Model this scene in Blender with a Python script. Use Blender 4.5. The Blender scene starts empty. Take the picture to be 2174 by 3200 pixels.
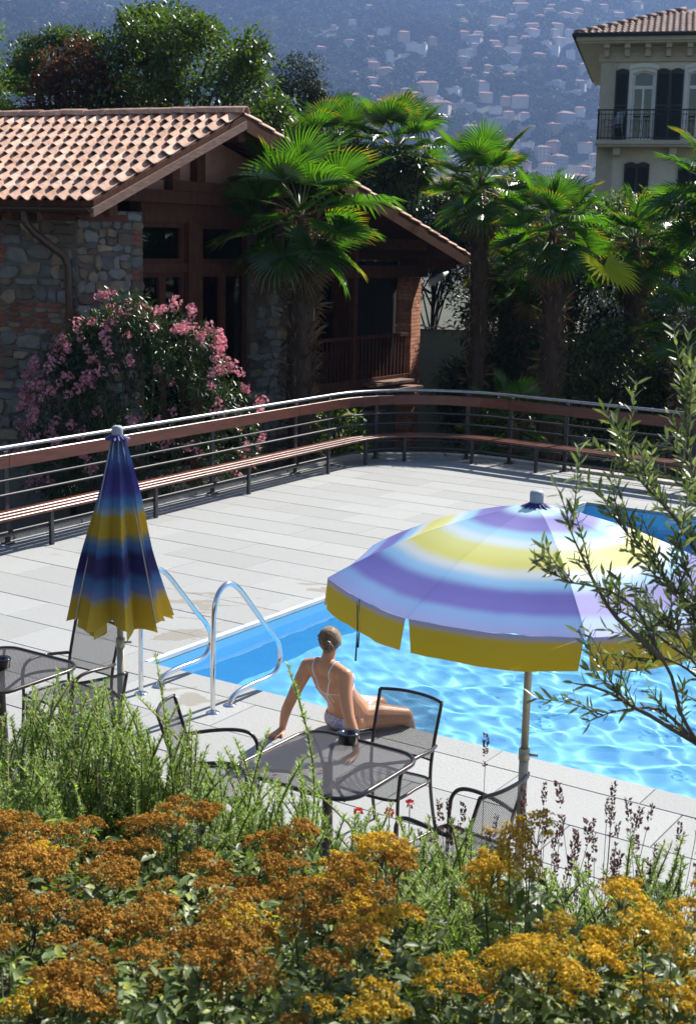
import bpy, bmesh, math, random
import numpy as np
from mathutils import Vector, Matrix, Euler, noise
from mathutils.bvhtree import BVHTree
rng = np.random.default_rng(7)
random.seed(7)
R = math.radians
scene = bpy.context.scene
col = scene.collection

# ------------------------------------------------------------------ camera
cam_d = bpy.data.cameras.new('camera')
cam = bpy.data.objects.new('camera', cam_d)
col.objects.link(cam)
cam_d.sensor_fit = 'VERTICAL'
cam_d.sensor_height = 24.0
cam_d.lens = 1.287 * 24.0
cam_d.clip_start = 0.05
cam_d.clip_end = 20000
CAMZ = 3.7
_p, _r = 0.1993, 0.0204
_fw = Vector((0, math.cos(_p), -math.sin(_p)))
_rt = Vector((1, 0, 0))
_up = _rt.cross(_fw)
_rt2 = _rt * math.cos(_r) + _up * math.sin(_r)
_up2 = _up * math.cos(_r) - _rt * math.sin(_r)
cam.matrix_world = Matrix(((_rt2.x, _up2.x, -_fw.x, 0), (_rt2.y, _up2.y, -_fw.y, 0), (_rt2.z, _up2.z, -_fw.z, CAMZ), (0, 0, 0, 1)))
cam_d.dof.use_dof = True
cam_d.dof.focus_distance = 9.5
cam_d.dof.aperture_fstop = 4.8
scene.camera = cam

# ------------------------------------------------------------------ sky, sun, exposure
SUN_AZ, SUN_EL = R(43.0), R(42.0)
world = bpy.data.worlds.new('World')
scene.world = world
world.use_nodes = True
wn = world.node_tree.nodes
sky = wn.new('ShaderNodeTexSky')
sky.sky_type = 'NISHITA'
sky.sun_disc = False
sky.sun_elevation = SUN_EL
sky.sun_rotation = SUN_AZ
world.node_tree.links.new(sky.outputs[0], wn['Background'].inputs[0])
wn['Background'].inputs[1].default_value = 0.058
sun_d = bpy.data.lights.new('sun', 'SUN')
sun = bpy.data.objects.new('sun', sun_d)
col.objects.link(sun)
sun_d.energy = 5.0
sun_d.angle = R(0.5)
sun_d.color = (1.0, 0.95, 0.87)
sdir = Vector((math.sin(SUN_AZ) * math.cos(SUN_EL), math.cos(SUN_AZ) * math.cos(SUN_EL), math.sin(SUN_EL)))
sun.rotation_euler = sdir.to_track_quat('Z', 'Y').to_euler()
sun.location = (20, 30, 40)
sun_d.cycles.is_caustics_light = True
vs = scene.view_settings
vs.view_transform = 'Standard'
vs.look = 'None'
vs.exposure = 1.05
vs.gamma = 1.0
vs.use_curve_mapping = False
cy = scene.cycles
cy.use_denoising = True
cy.max_bounces = 10
cy.transparent_max_bounces = 24
cy.transmission_bounces = 8
cy.volume_bounces = 0
cy.sample_clamp_indirect = 6.0

# ------------------------------------------------------------------ helpers
def tag(o, label=None, cat=None, group=None, kind=None):
    if label: o['label'] = label
    if cat: o['category'] = cat
    if group: o['group'] = group
    if kind: o['kind'] = kind
    return o

def link(name, me, parent=None, loc=None, rot=None, scale=None):
    o = bpy.data.objects.new(name, me)
    col.objects.link(o)
    if parent is not None: o.parent = parent
    if loc is not None: o.location = loc
    if rot is not None: o.rotation_euler = rot
    if scale is not None: o.scale = scale if hasattr(scale, '__len__') else (scale,) * 3
    return o

def empty(name, loc=(0, 0, 0), rz=0.0, label=None, cat=None, group=None):
    o = link(name, None, None, loc, (0, 0, rz))
    o.empty_display_size = 0.2
    return tag(o, label, cat, group)

def mesh(name, verts, faces, mats=None, smooth=False, mi=None):
    me = bpy.data.meshes.new(name)
    me.from_pydata([tuple(v) for v in verts], [], [tuple(int(i) for i in f) for f in faces])
    return fin(me, mats, smooth, mi)

def fin(me, mats, smooth=False, mi=None):
    if mats is not None:
        for m in (mats if isinstance(mats, (list, tuple)) else [mats]): me.materials.append(m)
    if smooth and len(me.polygons): me.polygons.foreach_set('use_smooth', np.ones(len(me.polygons), bool))
    if mi is not None: me.polygons.foreach_set('material_index', np.asarray(mi, np.int32))
    me.update()
    return me

def mesh_np(name, V, F, mats=None, smooth=False, mi=None):
    V = np.asarray(V, np.float32); F = np.asarray(F, np.int32)
    me = bpy.data.meshes.new(name)
    k = F.shape[1]
    me.vertices.add(len(V)); me.vertices.foreach_set('co', V.ravel())
    me.loops.add(F.size); me.loops.foreach_set('vertex_index', F.ravel())
    me.polygons.add(len(F))
    me.polygons.foreach_set('loop_start', np.arange(0, F.size, k, dtype=np.int32))
    me.update(calc_edges=True)
    return fin(me, mats, smooth, mi)

class MB:
    """collects several shapes into one mesh"""
    def __init__(s): s.v = []; s.f = []; s.m = []
    def add(s, V, F, mi=0):
        b = len(s.v); s.v += [tuple(v) for v in V]
        s.f += [tuple(i + b for i in f) for f in F]; s.m += [mi] * len(F)
        return s
    def box(s, c, d, rz=0, mi=0, bev=0.0, M=None):
        x, y, z = d[0] / 2, d[1] / 2, d[2] / 2
        bm = bmesh.new(); bmesh.ops.create_cube(bm, size=1)
        for v in bm.verts: v.co = Vector((v.co.x * d[0], v.co.y * d[1], v.co.z * d[2]))
        if bev > 0: bmesh.ops.bevel(bm, geom=bm.edges[:], offset=bev, segments=1, affect='EDGES')
        bm.verts.index_update()
        Mx = (M if M is not None else Matrix.Translation(c) @ Matrix.Rotation(rz, 4, 'Z'))
        s.add([Mx @ v.co for v in bm.verts], [[v.index for v in f.verts] for f in bm.faces], mi); bm.free()
        return s
    def tube(s, pts, r, seg=8, closed=False, mi=0, caps=True):
        V, F = tube(pts, r, seg, closed, caps); return s.add(V, F, mi)
    def me(s, name, mats, smooth=False): return mesh(name, s.v, s.f, mats, smooth, s.m)
    def build(s, name, mats, parent=None, smooth=False, **k): return link(name, s.me(name, mats, smooth), parent, **k)

def tube(pts, r, seg=8, closed=False, caps=True):
    P = [Vector(p) for p in pts]; n = len(P)
    rr = r if hasattr(r, '__len__') else [r] * n
    V = []; F = []
    T = []
    for i in range(n):
        a = P[(i - 1) % n] if (closed or i > 0) else P[i]
        b = P[(i + 1) % n] if (closed or i < n - 1) else P[i]
        t = (b - a); T.append(t.normalized() if t.length > 1e-9 else Vector((0, 0, 1)))
    up = Vector((0, 0, 1)) if abs(T[0].z) < 0.9 else Vector((1, 0, 0))
    N = (up - T[0] * up.dot(T[0])).normalized()
    for i in range(n):
        N = (N - T[i] * N.dot(T[i]))
        N = N.normalized() if N.length > 1e-6 else T[i].orthogonal().normalized()
        B = T[i].cross(N)
        for k in range(seg):
            a = 2 * math.pi * k / seg
            V.append(P[i] + (N * math.cos(a) + B * math.sin(a)) * rr[i])
    m = n if closed else n - 1
    for i in range(m):
        for k in range(seg):
            a = i * seg + k; b = i * seg + (k + 1) % seg; j = ((i + 1) % n) * seg
            F.append((a, b, j + (k + 1) % seg, j + k))
    if caps and not closed:
        F.append(tuple(range(seg))[::-1]); F.append(tuple(range((n - 1) * seg, n * seg)))
    return V, F

def spline(pts, n=6, closed=False):
    P = [Vector(p) for p in pts]; out = []; m = len(P)
    for i in range(m if closed else m - 1):
        p0 = P[(i - 1) % m] if (closed or i > 0) else P[i] * 2 - P[i + 1]
        p1 = P[i]; p2 = P[(i + 1) % m]
        p3 = P[(i + 2) % m] if (closed or i < m - 2) else P[i + 1] * 2 - P[i]
        for k in range(n):
            t = k / n
            out.append(0.5 * ((2 * p1) + (p2 - p0) * t + (2 * p0 - 5 * p1 + 4 * p2 - p3) * t * t + (3 * p1 - p0 - 3 * p2 + p3) * t ** 3))
    if not closed: out.append(P[-1])
    return out

def lathe(prof, seg=20):
    V = []; F = []; n = len(prof)
    for r_, z in prof:
        for k in range(seg):
            a = 2 * math.pi * k / seg; V.append((r_ * math.cos(a), r_ * math.sin(a), z))
    for i in range(n - 1):
        for k in range(seg):
            F.append((i * seg + k, i * seg + (k + 1) % seg, (i + 1) * seg + (k + 1) % seg, (i + 1) * seg + k))
    return V, F

def prism(poly, z0, z1):
    n = len(poly)
    V = [(x, y, z0) for x, y in poly] + [(x, y, z1) for x, y in poly]
    F = [tuple(range(n))[::-1], tuple(range(n, 2 * n))] + [(i, (i + 1) % n, n + (i + 1) % n, n + i) for i in range(n)]
    return V, F

def nrm(a): return a / np.maximum(np.linalg.norm(a, axis=-1, keepdims=True), 1e-9)

def rand_dirs(n, g=rng): return nrm(g.normal(size=(n, 3)))

def leaves(P, D, U, L, W, fold=0.25, big=False, droop=0.0):
    """one folded leaf for every point; returns V, F (triangles)"""
    P = np.asarray(P, float); n = len(P)
    D = nrm(np.asarray(D, float)); U = np.asarray(U, float)
    S = np.cross(D, U); bad = np.linalg.norm(S, axis=1) < 1e-4; S[bad] = np.cross(D[bad], [1.0, 0.2, 0.1]); S = nrm(S); U = nrm(np.cross(S, D))
    L = np.broadcast_to(np.asarray(L, float), (n,))[:, None]; W = np.broadcast_to(np.asarray(W, float), (n,))[:, None]
    if not big:
        b = P; t = P + D * L - U * L * droop; m = P + D * L * 0.45
        l = m + S * W / 2 + U * W * fold; r = m - S * W / 2 + U * W * fold
        V = np.stack([b, l, t, r], 1).reshape(-1, 3)
        i = np.arange(n)[:, None] * 4
        F = np.concatenate([i + [0, 2, 1], i + [0, 3, 2]], 1).reshape(-1, 3)
        return V, F
    def at(f, w, up): return P + D * L * f + S * W * w + U * (W * up - L * droop * f * f)
    V = np.stack([at(0, 0, 0), at(.3, .42, fold * .8), at(.66, .40, fold * .8), at(1, 0, 0), at(.66, -.40, fold * .8), at(.3, -.42, fold * .8), at(.3, 0, 0), at(.66, 0, 0)], 1).reshape(-1, 3)
    i = np.arange(n)[:, None] * 8
    F = np.concatenate([i + a for a in ([0, 6, 1], [1, 6, 7], [1, 7, 2], [2, 7, 3], [0, 5, 6], [5, 7, 6], [5, 4, 7], [4, 3, 7])], 1).reshape(-1, 3)
    return V, F

def joinVF(parts):
    V = []; F = []; b = 0
    for v, f in parts:
        V.append(np.asarray(v, float)); F.append(np.asarray(f) + b); b += len(v)
    return np.concatenate(V), np.concatenate(F)

def tri(F):
    out = []
    for f in F:
        for k in range(1, len(f) - 1): out.append((f[0], f[k], f[k + 1]))
    return np.array(out)

# ------------------------------------------------------------------ materials
def newmat(name):
    m = bpy.data.materials.new(name); m.use_nodes = True
    nt = m.node_tree
    return m, nt, nt.nodes, nt.links, nt.nodes['Principled BSDF']

def mixcol(nd, ln, fac, a, b, mode='MIX'):
    n = nd.new('ShaderNodeMix'); n.data_type = 'RGBA'; n.blend_type = mode; n.clamp_factor = True
    for sock, v in ((n.inputs[0], fac), (n.inputs[6], a), (n.inputs[7], b)):
        if hasattr(v, 'node'): ln.new(v, sock)
        elif isinstance(v, (int, float)): sock.default_value = v
        else: sock.default_value = (*v[:3], 1)
    return n.outputs[2]

def math_(nd, ln, op, a, b=0.0, c=None):
    n = nd.new('ShaderNodeMath'); n.operation = op
    for i, v in enumerate((a, b, c)):
        if v is None: continue
        if hasattr(v, 'node'): ln.new(v, n.inputs[i])
        else: n.inputs[i].default_value = v
    return n.outputs[0]

def noise_(nd, ln, scale, detail=4, rough=0.55, vec=None, coord='Object', dist=0.0):
    if vec is None: vec = nd.new('ShaderNodeTexCoord').outputs[coord]
    n = nd.new('ShaderNodeTexNoise'); ln.new(vec, n.inputs['Vector'])
    n.inputs['Scale'].default_value = scale; n.inputs['Detail'].default_value = detail
    n.inputs['Roughness'].default_value = rough; n.inputs['Distortion'].default_value = dist
    return n.outputs['Fac']

def ramp(nd, ln, fac, stops, interp='LINEAR'):
    n = nd.new('ShaderNodeValToRGB'); ln.new(fac, n.inputs[0]); e = n.color_ramp.elements
    n.color_ramp.interpolation = interp
    while len(e) > 1: e.remove(e[-1])
    e[0].position = stops[0][0]; e[0].color = (*stops[0][1][:3], 1)
    for p, c in stops[1:]:
        x = e.new(p); x.color = (*c[:3], 1)
    return n.outputs[0]

def bump(nd, ln, p, h, strength=0.3, dist=0.01):
    b = nd.new('ShaderNodeBump'); b.inputs['Strength'].default_value = strength; b.inputs['Distance'].default_value = dist
    ln.new(h, b.inputs['Height']); ln.new(b.outputs[0], p.inputs['Normal'])

def M(name, c, rough=0.6, metal=0.0, var=0.18, scale=6.0, bmp=0.0, bscale=60.0, ovar=0.0, spec=0.5, c2=None, coat=0.0, stretch=None):
    m, nt, nd, ln, p = newmat(name)
    vec = nd.new('ShaderNodeTexCoord').outputs['Object']
    if stretch:
        mp = nd.new('ShaderNodeMapping'); ln.new(vec, mp.inputs[0]); mp.inputs['Scale'].default_value = stretch; vec = mp.outputs[0]
    if ovar or True:
        oi = nd.new('ShaderNodeObjectInfo'); va = nd.new('ShaderNodeVectorMath'); va.operation = 'ADD'
        cx = nd.new('ShaderNodeVectorMath'); cx.operation = 'SCALE'; cx.inputs[0].default_value = (13.1, 7.7, 3.3)
        ln.new(oi.outputs['Random'], cx.inputs['Scale']); ln.new(vec, va.inputs[0]); ln.new(cx.outputs[0], va.inputs[1]); vec = va.outputs[0]
    f = noise_(nd, ln, scale, 6, 0.6, vec)
    f = ramp(nd, ln, f, [(0.3, (0, 0, 0)), (0.7, (1, 1, 1))])
    a = [x * (1 - var) for x in c]; b = [min(1, x * (1 + var)) for x in (c2 or c)]
    cc = mixcol(nd, ln, f, a, b)
    if ovar:
        hs = nd.new('ShaderNodeHueSaturation'); ln.new(cc, hs.inputs['Color'])
        v = math_(nd, ln, 'MULTIPLY_ADD', oi.outputs['Random'], 2 * ovar, 1 - ovar); ln.new(v, hs.inputs['Value']); cc = hs.outputs[0]
    ln.new(cc, p.inputs['Base Color'])
    p.inputs['Roughness'].default_value = rough; p.inputs['Metallic'].default_value = metal
    p.inputs['Specular IOR Level'].default_value = spec
    if coat: p.inputs['Coat Weight'].default_value = coat; p.inputs['Coat Roughness'].default_value = 0.2
    if bmp: bump(nd, ln, p, noise_(nd, ln, bscale, 6, 0.6, vec), bmp, 0.01)
    return m

def leafM(name, c1, c2, transl=0.35, rough=0.45, spec=0.4, tcol=None, c3=None):
    m, nt, nd, ln, p = newmat(name)
    g = nd.new('ShaderNodeNewGeometry')
    oi = nd.new('ShaderNodeObjectInfo')
    stops = [(0.0, c1), (0.75 if c3 else 1.0, c2)] + ([(1.0, c3)] if c3 else [])
    cc = ramp(nd, ln, g.outputs['Random Per Island'], stops)
    hs = nd.new('ShaderNodeHueSaturation'); ln.new(cc, hs.inputs['Color'])
    ln.new(math_(nd, ln, 'MULTIPLY_ADD', oi.outputs['Random'], 0.35, 0.83), hs.inputs['Value'])
    ln.new(hs.outputs[0], p.inputs['Base Color'])
    p.inputs['Roughness'].default_value = rough; p.inputs['Specular IOR Level'].default_value = spec
    t = nd.new('ShaderNodeBsdfTranslucent')
    tc = mixcol(nd, ln, 1.0, hs.outputs[0], tcol or (1.9, 1.7, 0.6), 'MULTIPLY')
    ln.new(tc, t.inputs[0])
    mx = nd.new('ShaderNodeMixShader'); mx.inputs[0].default_value = transl
    ln.new(p.outputs[0], mx.inputs[1]); ln.new(t.outputs[0], mx.inputs[2])
    ln.new(mx.outputs[0], nd['Material Output'].inputs[0])
    return m

# ------------------------------------------------------------------ the deck's own directions
DA = -0.5825
UX, UY = math.cos(DA), math.sin(DA)
NX, NY = -math.sin(DA), math.cos(DA)
def D(u, n, z=0.0): return Vector((u * UX + n * NX, u * UY + n * NY, z))
DROT = Matrix.Rotation(DA, 4, 'Z')
# ================================================================== SETTING
# ---- pool deck outline in deck coordinates (u, n): rounded far-left corner
def post_path(off):
    """bench/railing path: straight left side, rounded corner, straight far side; off = metres outside the bench's front legs"""
    a0 = Vector((-11.53 - off, 5.0)); ad = Vector((-0.0437, 1.0)).normalized()
    b0 = Vector((-9.46, 20.11 + off)); bd = Vector((1.0, -0.10)).normalized()
    den = ad.x * bd.y - ad.y * bd.x
    w = b0 - a0; t = (w.x * bd.y - w.y * bd.x) / den
    X = a0 + ad * t
    rad = 1.5 + off
    ang = math.acos(max(-1, min(1, (-ad).dot(bd)))); tl = rad / math.tan(ang / 2)
    T1 = X - ad * tl; T2 = X + bd * tl
    nrm_ = Vector((ad.y, -ad.x)); C = T1 + nrm_ * rad
    pts = []
    m = 14
    for k in range(m): pts.append(a0.lerp(T1, k / m))
    a1 = math.atan2(T1.y - C.y, T1.x - C.x); a2 = math.atan2(T2.y - C.y, T2.x - C.x)
    if a2 > a1: a2 -= 2 * math.pi
    for k in range(15):
        a = a1 + (a2 - a1) * k / 14; pts.append(C + Vector((math.cos(a), math.sin(a))) * rad)
    e = T2 + bd * 15.0
    for k in range(1, 17): pts.append(T2.lerp(e, k / 16))
    return pts

def path_len(P):
    s = [0.0]
    for i in range(1, len(P)): s.append(s[-1] + (P[i] - P[i - 1]).length)
    return s
def path_at(P, S, s):
    s = max(0, min(S[-1] - 1e-6, s)); i = int(np.searchsorted(S, s, side='right')) - 1
    f = (s - S[i]) / max(1e-9, S[i + 1] - S[i]); return P[i].lerp(P[i + 1], f), (P[i + 1] - P[i]).normalized()

edge = post_path(0.47 + 0.16)
deck_poly = [Vector((-11.53 - 0.63, 4.9))] + edge[1:] + [Vector((edge[-1].x, 4.9))]
deck_poly[0] = Vector((edge[0].x, 4.9))

granite, nt, nd, ln, p = newmat('flamed_granite')
geo = nd.new('ShaderNodeNewGeometry'); pos = geo.outputs['Position']; oi = nd.new('ShaderNodeObjectInfo')
f1 = noise_(nd, ln, 160, 3, 0.7, pos); f2 = noise_(nd, ln, 1.3, 5, 0.6, pos); f3 = noise_(nd, ln, 14, 6, 0.7, pos)
c = mixcol(nd, ln, ramp(nd, ln, f1, [(0.35, (0, 0, 0)), (0.65, (1, 1, 1))]), (0.235, 0.245, 0.245), (0.455, 0.47, 0.465))
c = mixcol(nd, ln, math_(nd, ln, 'MULTIPLY', f2, 0.35), c, (0.31, 0.31, 0.29))
c = mixcol(nd, ln, ramp(nd, ln, f3, [(0.45, (0, 0, 0)), (0.75, (0.45, 0.45, 0.45))]), c, (0.36, 0.35, 0.33))
hs = nd.new('ShaderNodeHueSaturation'); ln.new(c, hs.inputs['Color'])
ln.new(math_(nd, ln, 'MULTIPLY_ADD', oi.outputs['Random'], 0.14, 0.93), hs.inputs['Value'])
c = hs.outputs[0]
# splashed and trodden damp patches near the pool ladder and the bench
stain = None
for (su, sn, rad, th) in ((-8.6, 10.2, 1.5, .55), (-8.0, 9.3, 1.0, .52), (-7.9, 11.6, .7, .5), (-11.2, 11.3, .9, .52), (-6.8, 8.0, .7, .52), (-7.9, 12.6, .8, .55)):
    v = nd.new('ShaderNodeVectorMath'); v.operation = 'DISTANCE'; ln.new(pos, v.inputs[0]); v.inputs[1].default_value = D(su, sn, 0)
    mr = nd.new('ShaderNodeMapRange'); ln.new(v.outputs['Value'], mr.inputs[0]); mr.inputs[1].default_value = rad; mr.inputs[2].default_value = 0.0; mr.inputs[3].default_value = -0.35; mr.inputs[4].default_value = 0.10
    mp = nd.new('ShaderNodeMapping'); ln.new(pos, mp.inputs[0]); mp.inputs['Rotation'].default_value = (0, 0, 0.6); mp.inputs['Scale'].default_value = (1.0, 2.3, 1)
    s_ = math_(nd, ln, 'ADD', noise_(nd, ln, 2.6, 4, 0.5, mp.outputs[0], dist=0.6), mr.outputs[0])
    s_ = ramp(nd, ln, s_, [(th, (0, 0, 0)), (th + 0.025, (1, 1, 1))])
    stain = s_ if stain is None else math_(nd, ln, 'MAXIMUM', stain, s_)
c = mixcol(nd, ln, math_(nd, ln, 'MULTIPLY', stain, 0.7), c, (0.24, 0.215, 0.17))
ln.new(c, p.inputs['Base Color']); p.inputs['Roughness'].default_value = 0.75; p.inputs['Specular IOR Level'].default_value = 0.35
bump(nd, ln, p, math_(nd, ln, 'ADD', f1, math_(nd, ln, 'MULTIPLY', noise_(nd, ln, 35, 5, 0.6, pos), 1.5)), 0.5, 0.006)

mortar = M('joint_mortar', (0.28, 0.265, 0.24), 0.9)
concrete = M('concrete_side', (0.33, 0.32, 0.29), 0.85, var=0.3, bmp=0.3)
soil = M('dark_garden_soil', (0.06, 0.045, 0.03), 0.95, var=0.4, scale=3, bmp=0.6, bscale=8)
kerbstone = M('pale_kerb', (0.40, 0.38, 0.34), 0.8, var=0.25, scale=9, bmp=0.3)

# pool rectangle (deck coordinates)
PU0, PU1, PN0, PN1 = -7.70, 4.3, 8.49, 18.18

# ground: gently falling garden, then flat to the lake shore and up to the hill
gx = np.concatenate([np.linspace(-3000, -60, 14), np.linspace(-50, 60, 56), np.linspace(70, 3000, 14)])
gy = np.concatenate([np.linspace(-600, -20, 8), np.linspace(-15, 80, 50), np.linspace(95, 4200, 26)])
GX, GY = np.meshgrid(gx, gy); 
def garden_z(x, y):
    z = -1.65 - 0.012 * max(0, y - 30)
    z = max(z, -6.0)
    return z + 0.12 * noise.noise((x * 0.3, y * 0.3, 0.0)) * (1 if y < 90 else 0)
GZ = np.array([[garden_z(x, y) for x in gx] for y in gy])
V = np.stack([GX, GY, GZ], -1).reshape(-1, 3); nx = len(gx)
F = [(j * nx + i, j * nx + i + 1, (j + 1) * nx + i + 1, (j + 1) * nx + i) for j in range(len(gy) - 1) for i in range(nx - 1)]
ground_m = M('garden_ground', (0.05, 0.055, 0.03), 0.95, var=0.5, scale=1.2, bmp=0.5, bscale=5)
tag(link('ground', mesh_np('ground', V, F, ground_m, True)), kind='structure')

# deck body: slab ring round the pool (four side blocks), its top is the mortar bed under the slabs
deck = link('pool_deck', None); tag(deck, kind='structure')
def clip_poly(poly, rect):
    (u0, u1, n0, n1) = rect
    def cut(P, f, g):
        out = []
        for i in range(len(P)):
            a, b = P[i], P[(i + 1) % len(P)]; fa, fb = f(a), f(b)
            if fa >= 0: out.append(a)
            if (fa >= 0) != (fb >= 0): out.append(a.lerp(b, fa / (fa - fb)))
        return out
    P = [Vector(q) for q in poly]
    for f in (lambda q: q.x - u0, lambda q: u1 - q.x, lambda q: q.y - n0, lambda q: n1 - q.y):
        if len(P) < 3: return []
        P = cut(P, f, None)
    return P
def poly_area(P): return 0.5 * sum(P[i].x * P[(i + 1) % len(P)].y - P[(i + 1) % len(P)].x * P[i].y for i in range(len(P)))
def ccw(P): return P if poly_area(P) > 0 else P[::-1]

big = 60.0
mb = MB()
for rect in ((-big, PU0 - 0.02, -big, big), (PU0 - 0.02, big, -big, PN0 - 0.02), (PU0 - 0.02, big, PN1 + 0.02, big)):
    P = ccw(clip_poly(deck_poly, rect))
    if len(P) > 2:
        W = [D(q.x, q.y) for q in P]
        Vp, Fp = prism([(w.x, w.y) for w in W], -2.2, -0.03)
        mb.add(Vp, Fp, 0)
mb.build('deck_slab', [mortar], deck)
# paving slabs, running bond
def inset(P, d):
    n = len(P); out = []
    for i in range(n):
        a, b, c_ = P[i - 1], P[i], P[(i + 1) % n]
        e1 = (b - a); e2 = (c_ - b)
        if e1.length < 1e-6 or e2.length < 1e-6: out.append(b); continue
        n1 = Vector((-e1.y, e1.x)).normalized(); n2 = Vector((-e2.y, e2.x)).normalized()
        m = n1 + n2
        if m.length < 1e-6: out.append(b); continue
        m.normalize(); out.append(b + m * (d / max(0.35, m.dot(n1))))
    return out
slab_rng = random.Random(3)
def slab(P, name='paving_slab'):
    P = ccw(P)
    if len(P) < 3 or abs(poly_area(P)) < 0.03: return
    P = inset(P, 0.0032)
    cx = sum(q.x for q in P) / len(P); cn = sum(q.y for q in P) / len(P)
    Q = inset(P, 0.004); n = len(P)
    V = [(q.x - cx, q.y - cn, -0.04) for q in P] + [(q.x - cx, q.y - cn, -0.004) for q in P] + [(q.x - cx, q.y - cn, 0.0) for q in Q]
    F = [(i, (i + 1) % n, n + (i + 1) % n, n + i) for i in range(n)] + [(n + i, n + (i + 1) % n, 2 * n + (i + 1) % n, 2 * n + i) for i in range(n)] + [tuple(range(2 * n, 3 * n))]
    o = link(name, mesh(name, V, F, granite), deck, D(cx, cn, slab_rng.uniform(-0.0015, 0.0015)), (slab_rng.uniform(-.001, .001), slab_rng.uniform(-.001, .001), DA))
ROW, LEN = 0.595, 1.2
DECKR = 5.0
for zone in ((-20, DECKR, 4.9, 8.17), (-20, PU0 - 0.055, 8.17, 21.5), (PU0 - 0.055, DECKR, PN1 + 0.30, 21.5)):
    k0 = math.floor((zone[2] - 8.17) / ROW) - 1
    for k in range(k0, k0 + 60):
        n0 = 8.17 + k * ROW
        if n0 > zone[3] or n0 + ROW < zone[2]: continue
        off = (k % 2) * 0.55
        u = -20 + off
        while u < zone[1]:
            rect = (max(u, zone[0]), min(u + LEN, zone[1]), max(n0, zone[2]), min(n0 + ROW, zone[3]))
            if rect[1] - rect[0] > 0.05 and rect[3] - rect[2] > 0.05: slab(clip_poly(deck_poly, rect))
            u += LEN
u = PU0 - 0.055
while u < DECKR:
    slab([Vector((u, 8.17)), Vector((min(u + 1.2, DECKR), 8.17)), Vector((min(u + 1.2, DECKR), PN0)), Vector((u, PN0))], 'coping_stone')
    slab([Vector((u, PN1)), Vector((min(u + 1.2, DECKR), PN1)), Vector((min(u + 1.2, DECKR), PN1 + .3)), Vector((u, PN1 + .3))], 'coping_stone')
    u += 1.2
# kerb along the outer edge of the deck, in lengths
K1 = post_path(0.47 + 0.10); K2 = post_path(0.47 + 0.30)
S1 = path_len(K1); S2 = path_len(K2)
nk = 26
for k in range(nk):
    def q(Pp, Ss, f): v, _ = path_at(Pp, Ss, Ss[-1] * f); return v
    fs = [k / nk + 0.0006, (k + .5) / nk, (k + 1) / nk - 0.0006]
    P = [q(K1, S1, f) for f in fs] + [q(K2, S2, f) for f in fs[::-1]]
    W = [D(v.x, v.y) for v in P]; cc = sum(W, Vector()) / len(W)
    pl = [(w.x - cc.x, w.y - cc.y) for w in W]
    Vp, Fp = prism(pl[::-1] if True else pl, -0.25, 0.05)
    link('kerb_stone', mesh('kerb_stone', Vp, Fp, kerbstone), deck, cc)

# ---- pool basin and water
pool = link('swimming_pool', None); tag(pool, kind='structure')
paint, nt, nd, ln, p = newmat('pool_paint')
pos = nd.new('ShaderNodeNewGeometry').outputs['Position']
c = mixcol(nd, ln, noise_(nd, ln, 0.8, 5, 0.6, pos), (0.155, 0.50, 0.76), (0.215, 0.57, 0.82))
ln.new(c, p.inputs['Base Color']); p.inputs['Roughness'].default_value = 0.6
DEP = -1.35
def rect_face(name, P, m, parent): return link(name, mesh(name, P, [(0, 1, 2, 3)], m), parent)
basin = MB()
c0, c1, c2, c3 = D(PU0, PN0), D(PU1, PN0), D(PU1, PN1), D(PU0, PN1)
z0 = Vector((0, 0, DEP)); zt = Vector((0, 0, -0.045))
floor_o = rect_face('pool_floor', [c0 + z0, c1 + z0, c2 + z0, c3 + z0], paint, pool)
for a, b in ((c0, c1), (c1, c2), (c2, c3), (c3, c0)):
    w = rect_face('pool_wall', [a + z0, a + zt, b + zt, b + z0], paint, pool); w.cycles.is_caustics_receiver = True
floor_o.cycles.is_caustics_receiver = True
white_lip = M('white_pool_edge', (0.62, 0.63, 0.62), 0.5, var=0.15)
MB().box(D((PU0 - 0.028), (PN0 + PN1) / 2, -0.02), (0.052, PN1 - PN0, 0.05), DA, bev=0.006).build('pool_edge', [white_lip], pool)
# steps frame of pale tile seen on the far wall
inlet = M('white_plastic', (0.7, 0.74, 0.76), 0.35, var=0.05)
m_ = MB()
for du, dz, w_, h_ in ((0, .13, .5, .03), (0, -.13, .5, .03), (-.235, 0, .03, .23), (.235, 0, .03, .23)):
    m_.box(D(-6.2 + du, PN1 - 0.012, -0.25 + dz), (w_, 0.02, h_), DA)
m_.build('skimmer_frame', [inlet], pool)
WL = -0.13
NUw, NNw = 430, 350
us = np.linspace(PU0 + 0.002, PU1 - 0.002, NUw); ns = np.linspace(PN0 + 0.002, PN1 - 0.002, NNw)
UU, NN = np.meshgrid(us, ns)
wr = np.random.default_rng(21)
Hh = np.zeros_like(UU)
for i in range(46):
    lam = 0.14 * (0.62 / 0.14) ** wr.random(); th = wr.normal(0.9, 0.95); k = 2 * np.pi / lam
    kx, ky = k * np.cos(th), k * np.sin(th)
    Hh += 0.00092 * (lam / 0.6) ** 1.12 * np.sin(kx * (UU + 0.12 * np.sin(NN * 2.1 + i)) + ky * (NN + 0.12 * np.sin(UU * 1.9 + 2 * i)) + wr.random() * 6.28)
amp = 0.25 + 0.75 * np.clip((UU + 7.4) / 2.2, 0, 1)
Hh = Hh * amp
WV = np.stack([UU * UX + NN * NX, UU * UY + NN * NY, WL + Hh], -1).reshape(-1, 3)
i, j = np.meshgrid(np.arange(NUw - 1), np.arange(NNw - 1)); b = (j * NUw + i).ravel()
WF = np.stack([b, b + 1, b + NUw + 1, b + NUw], 1)
water_m, nt, nd, ln, p = newmat('pool_water')
p.inputs['Base Color'].default_value = (0.92, 0.985, 1.0, 1); p.inputs['Roughness'].default_value = 0.0
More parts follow.
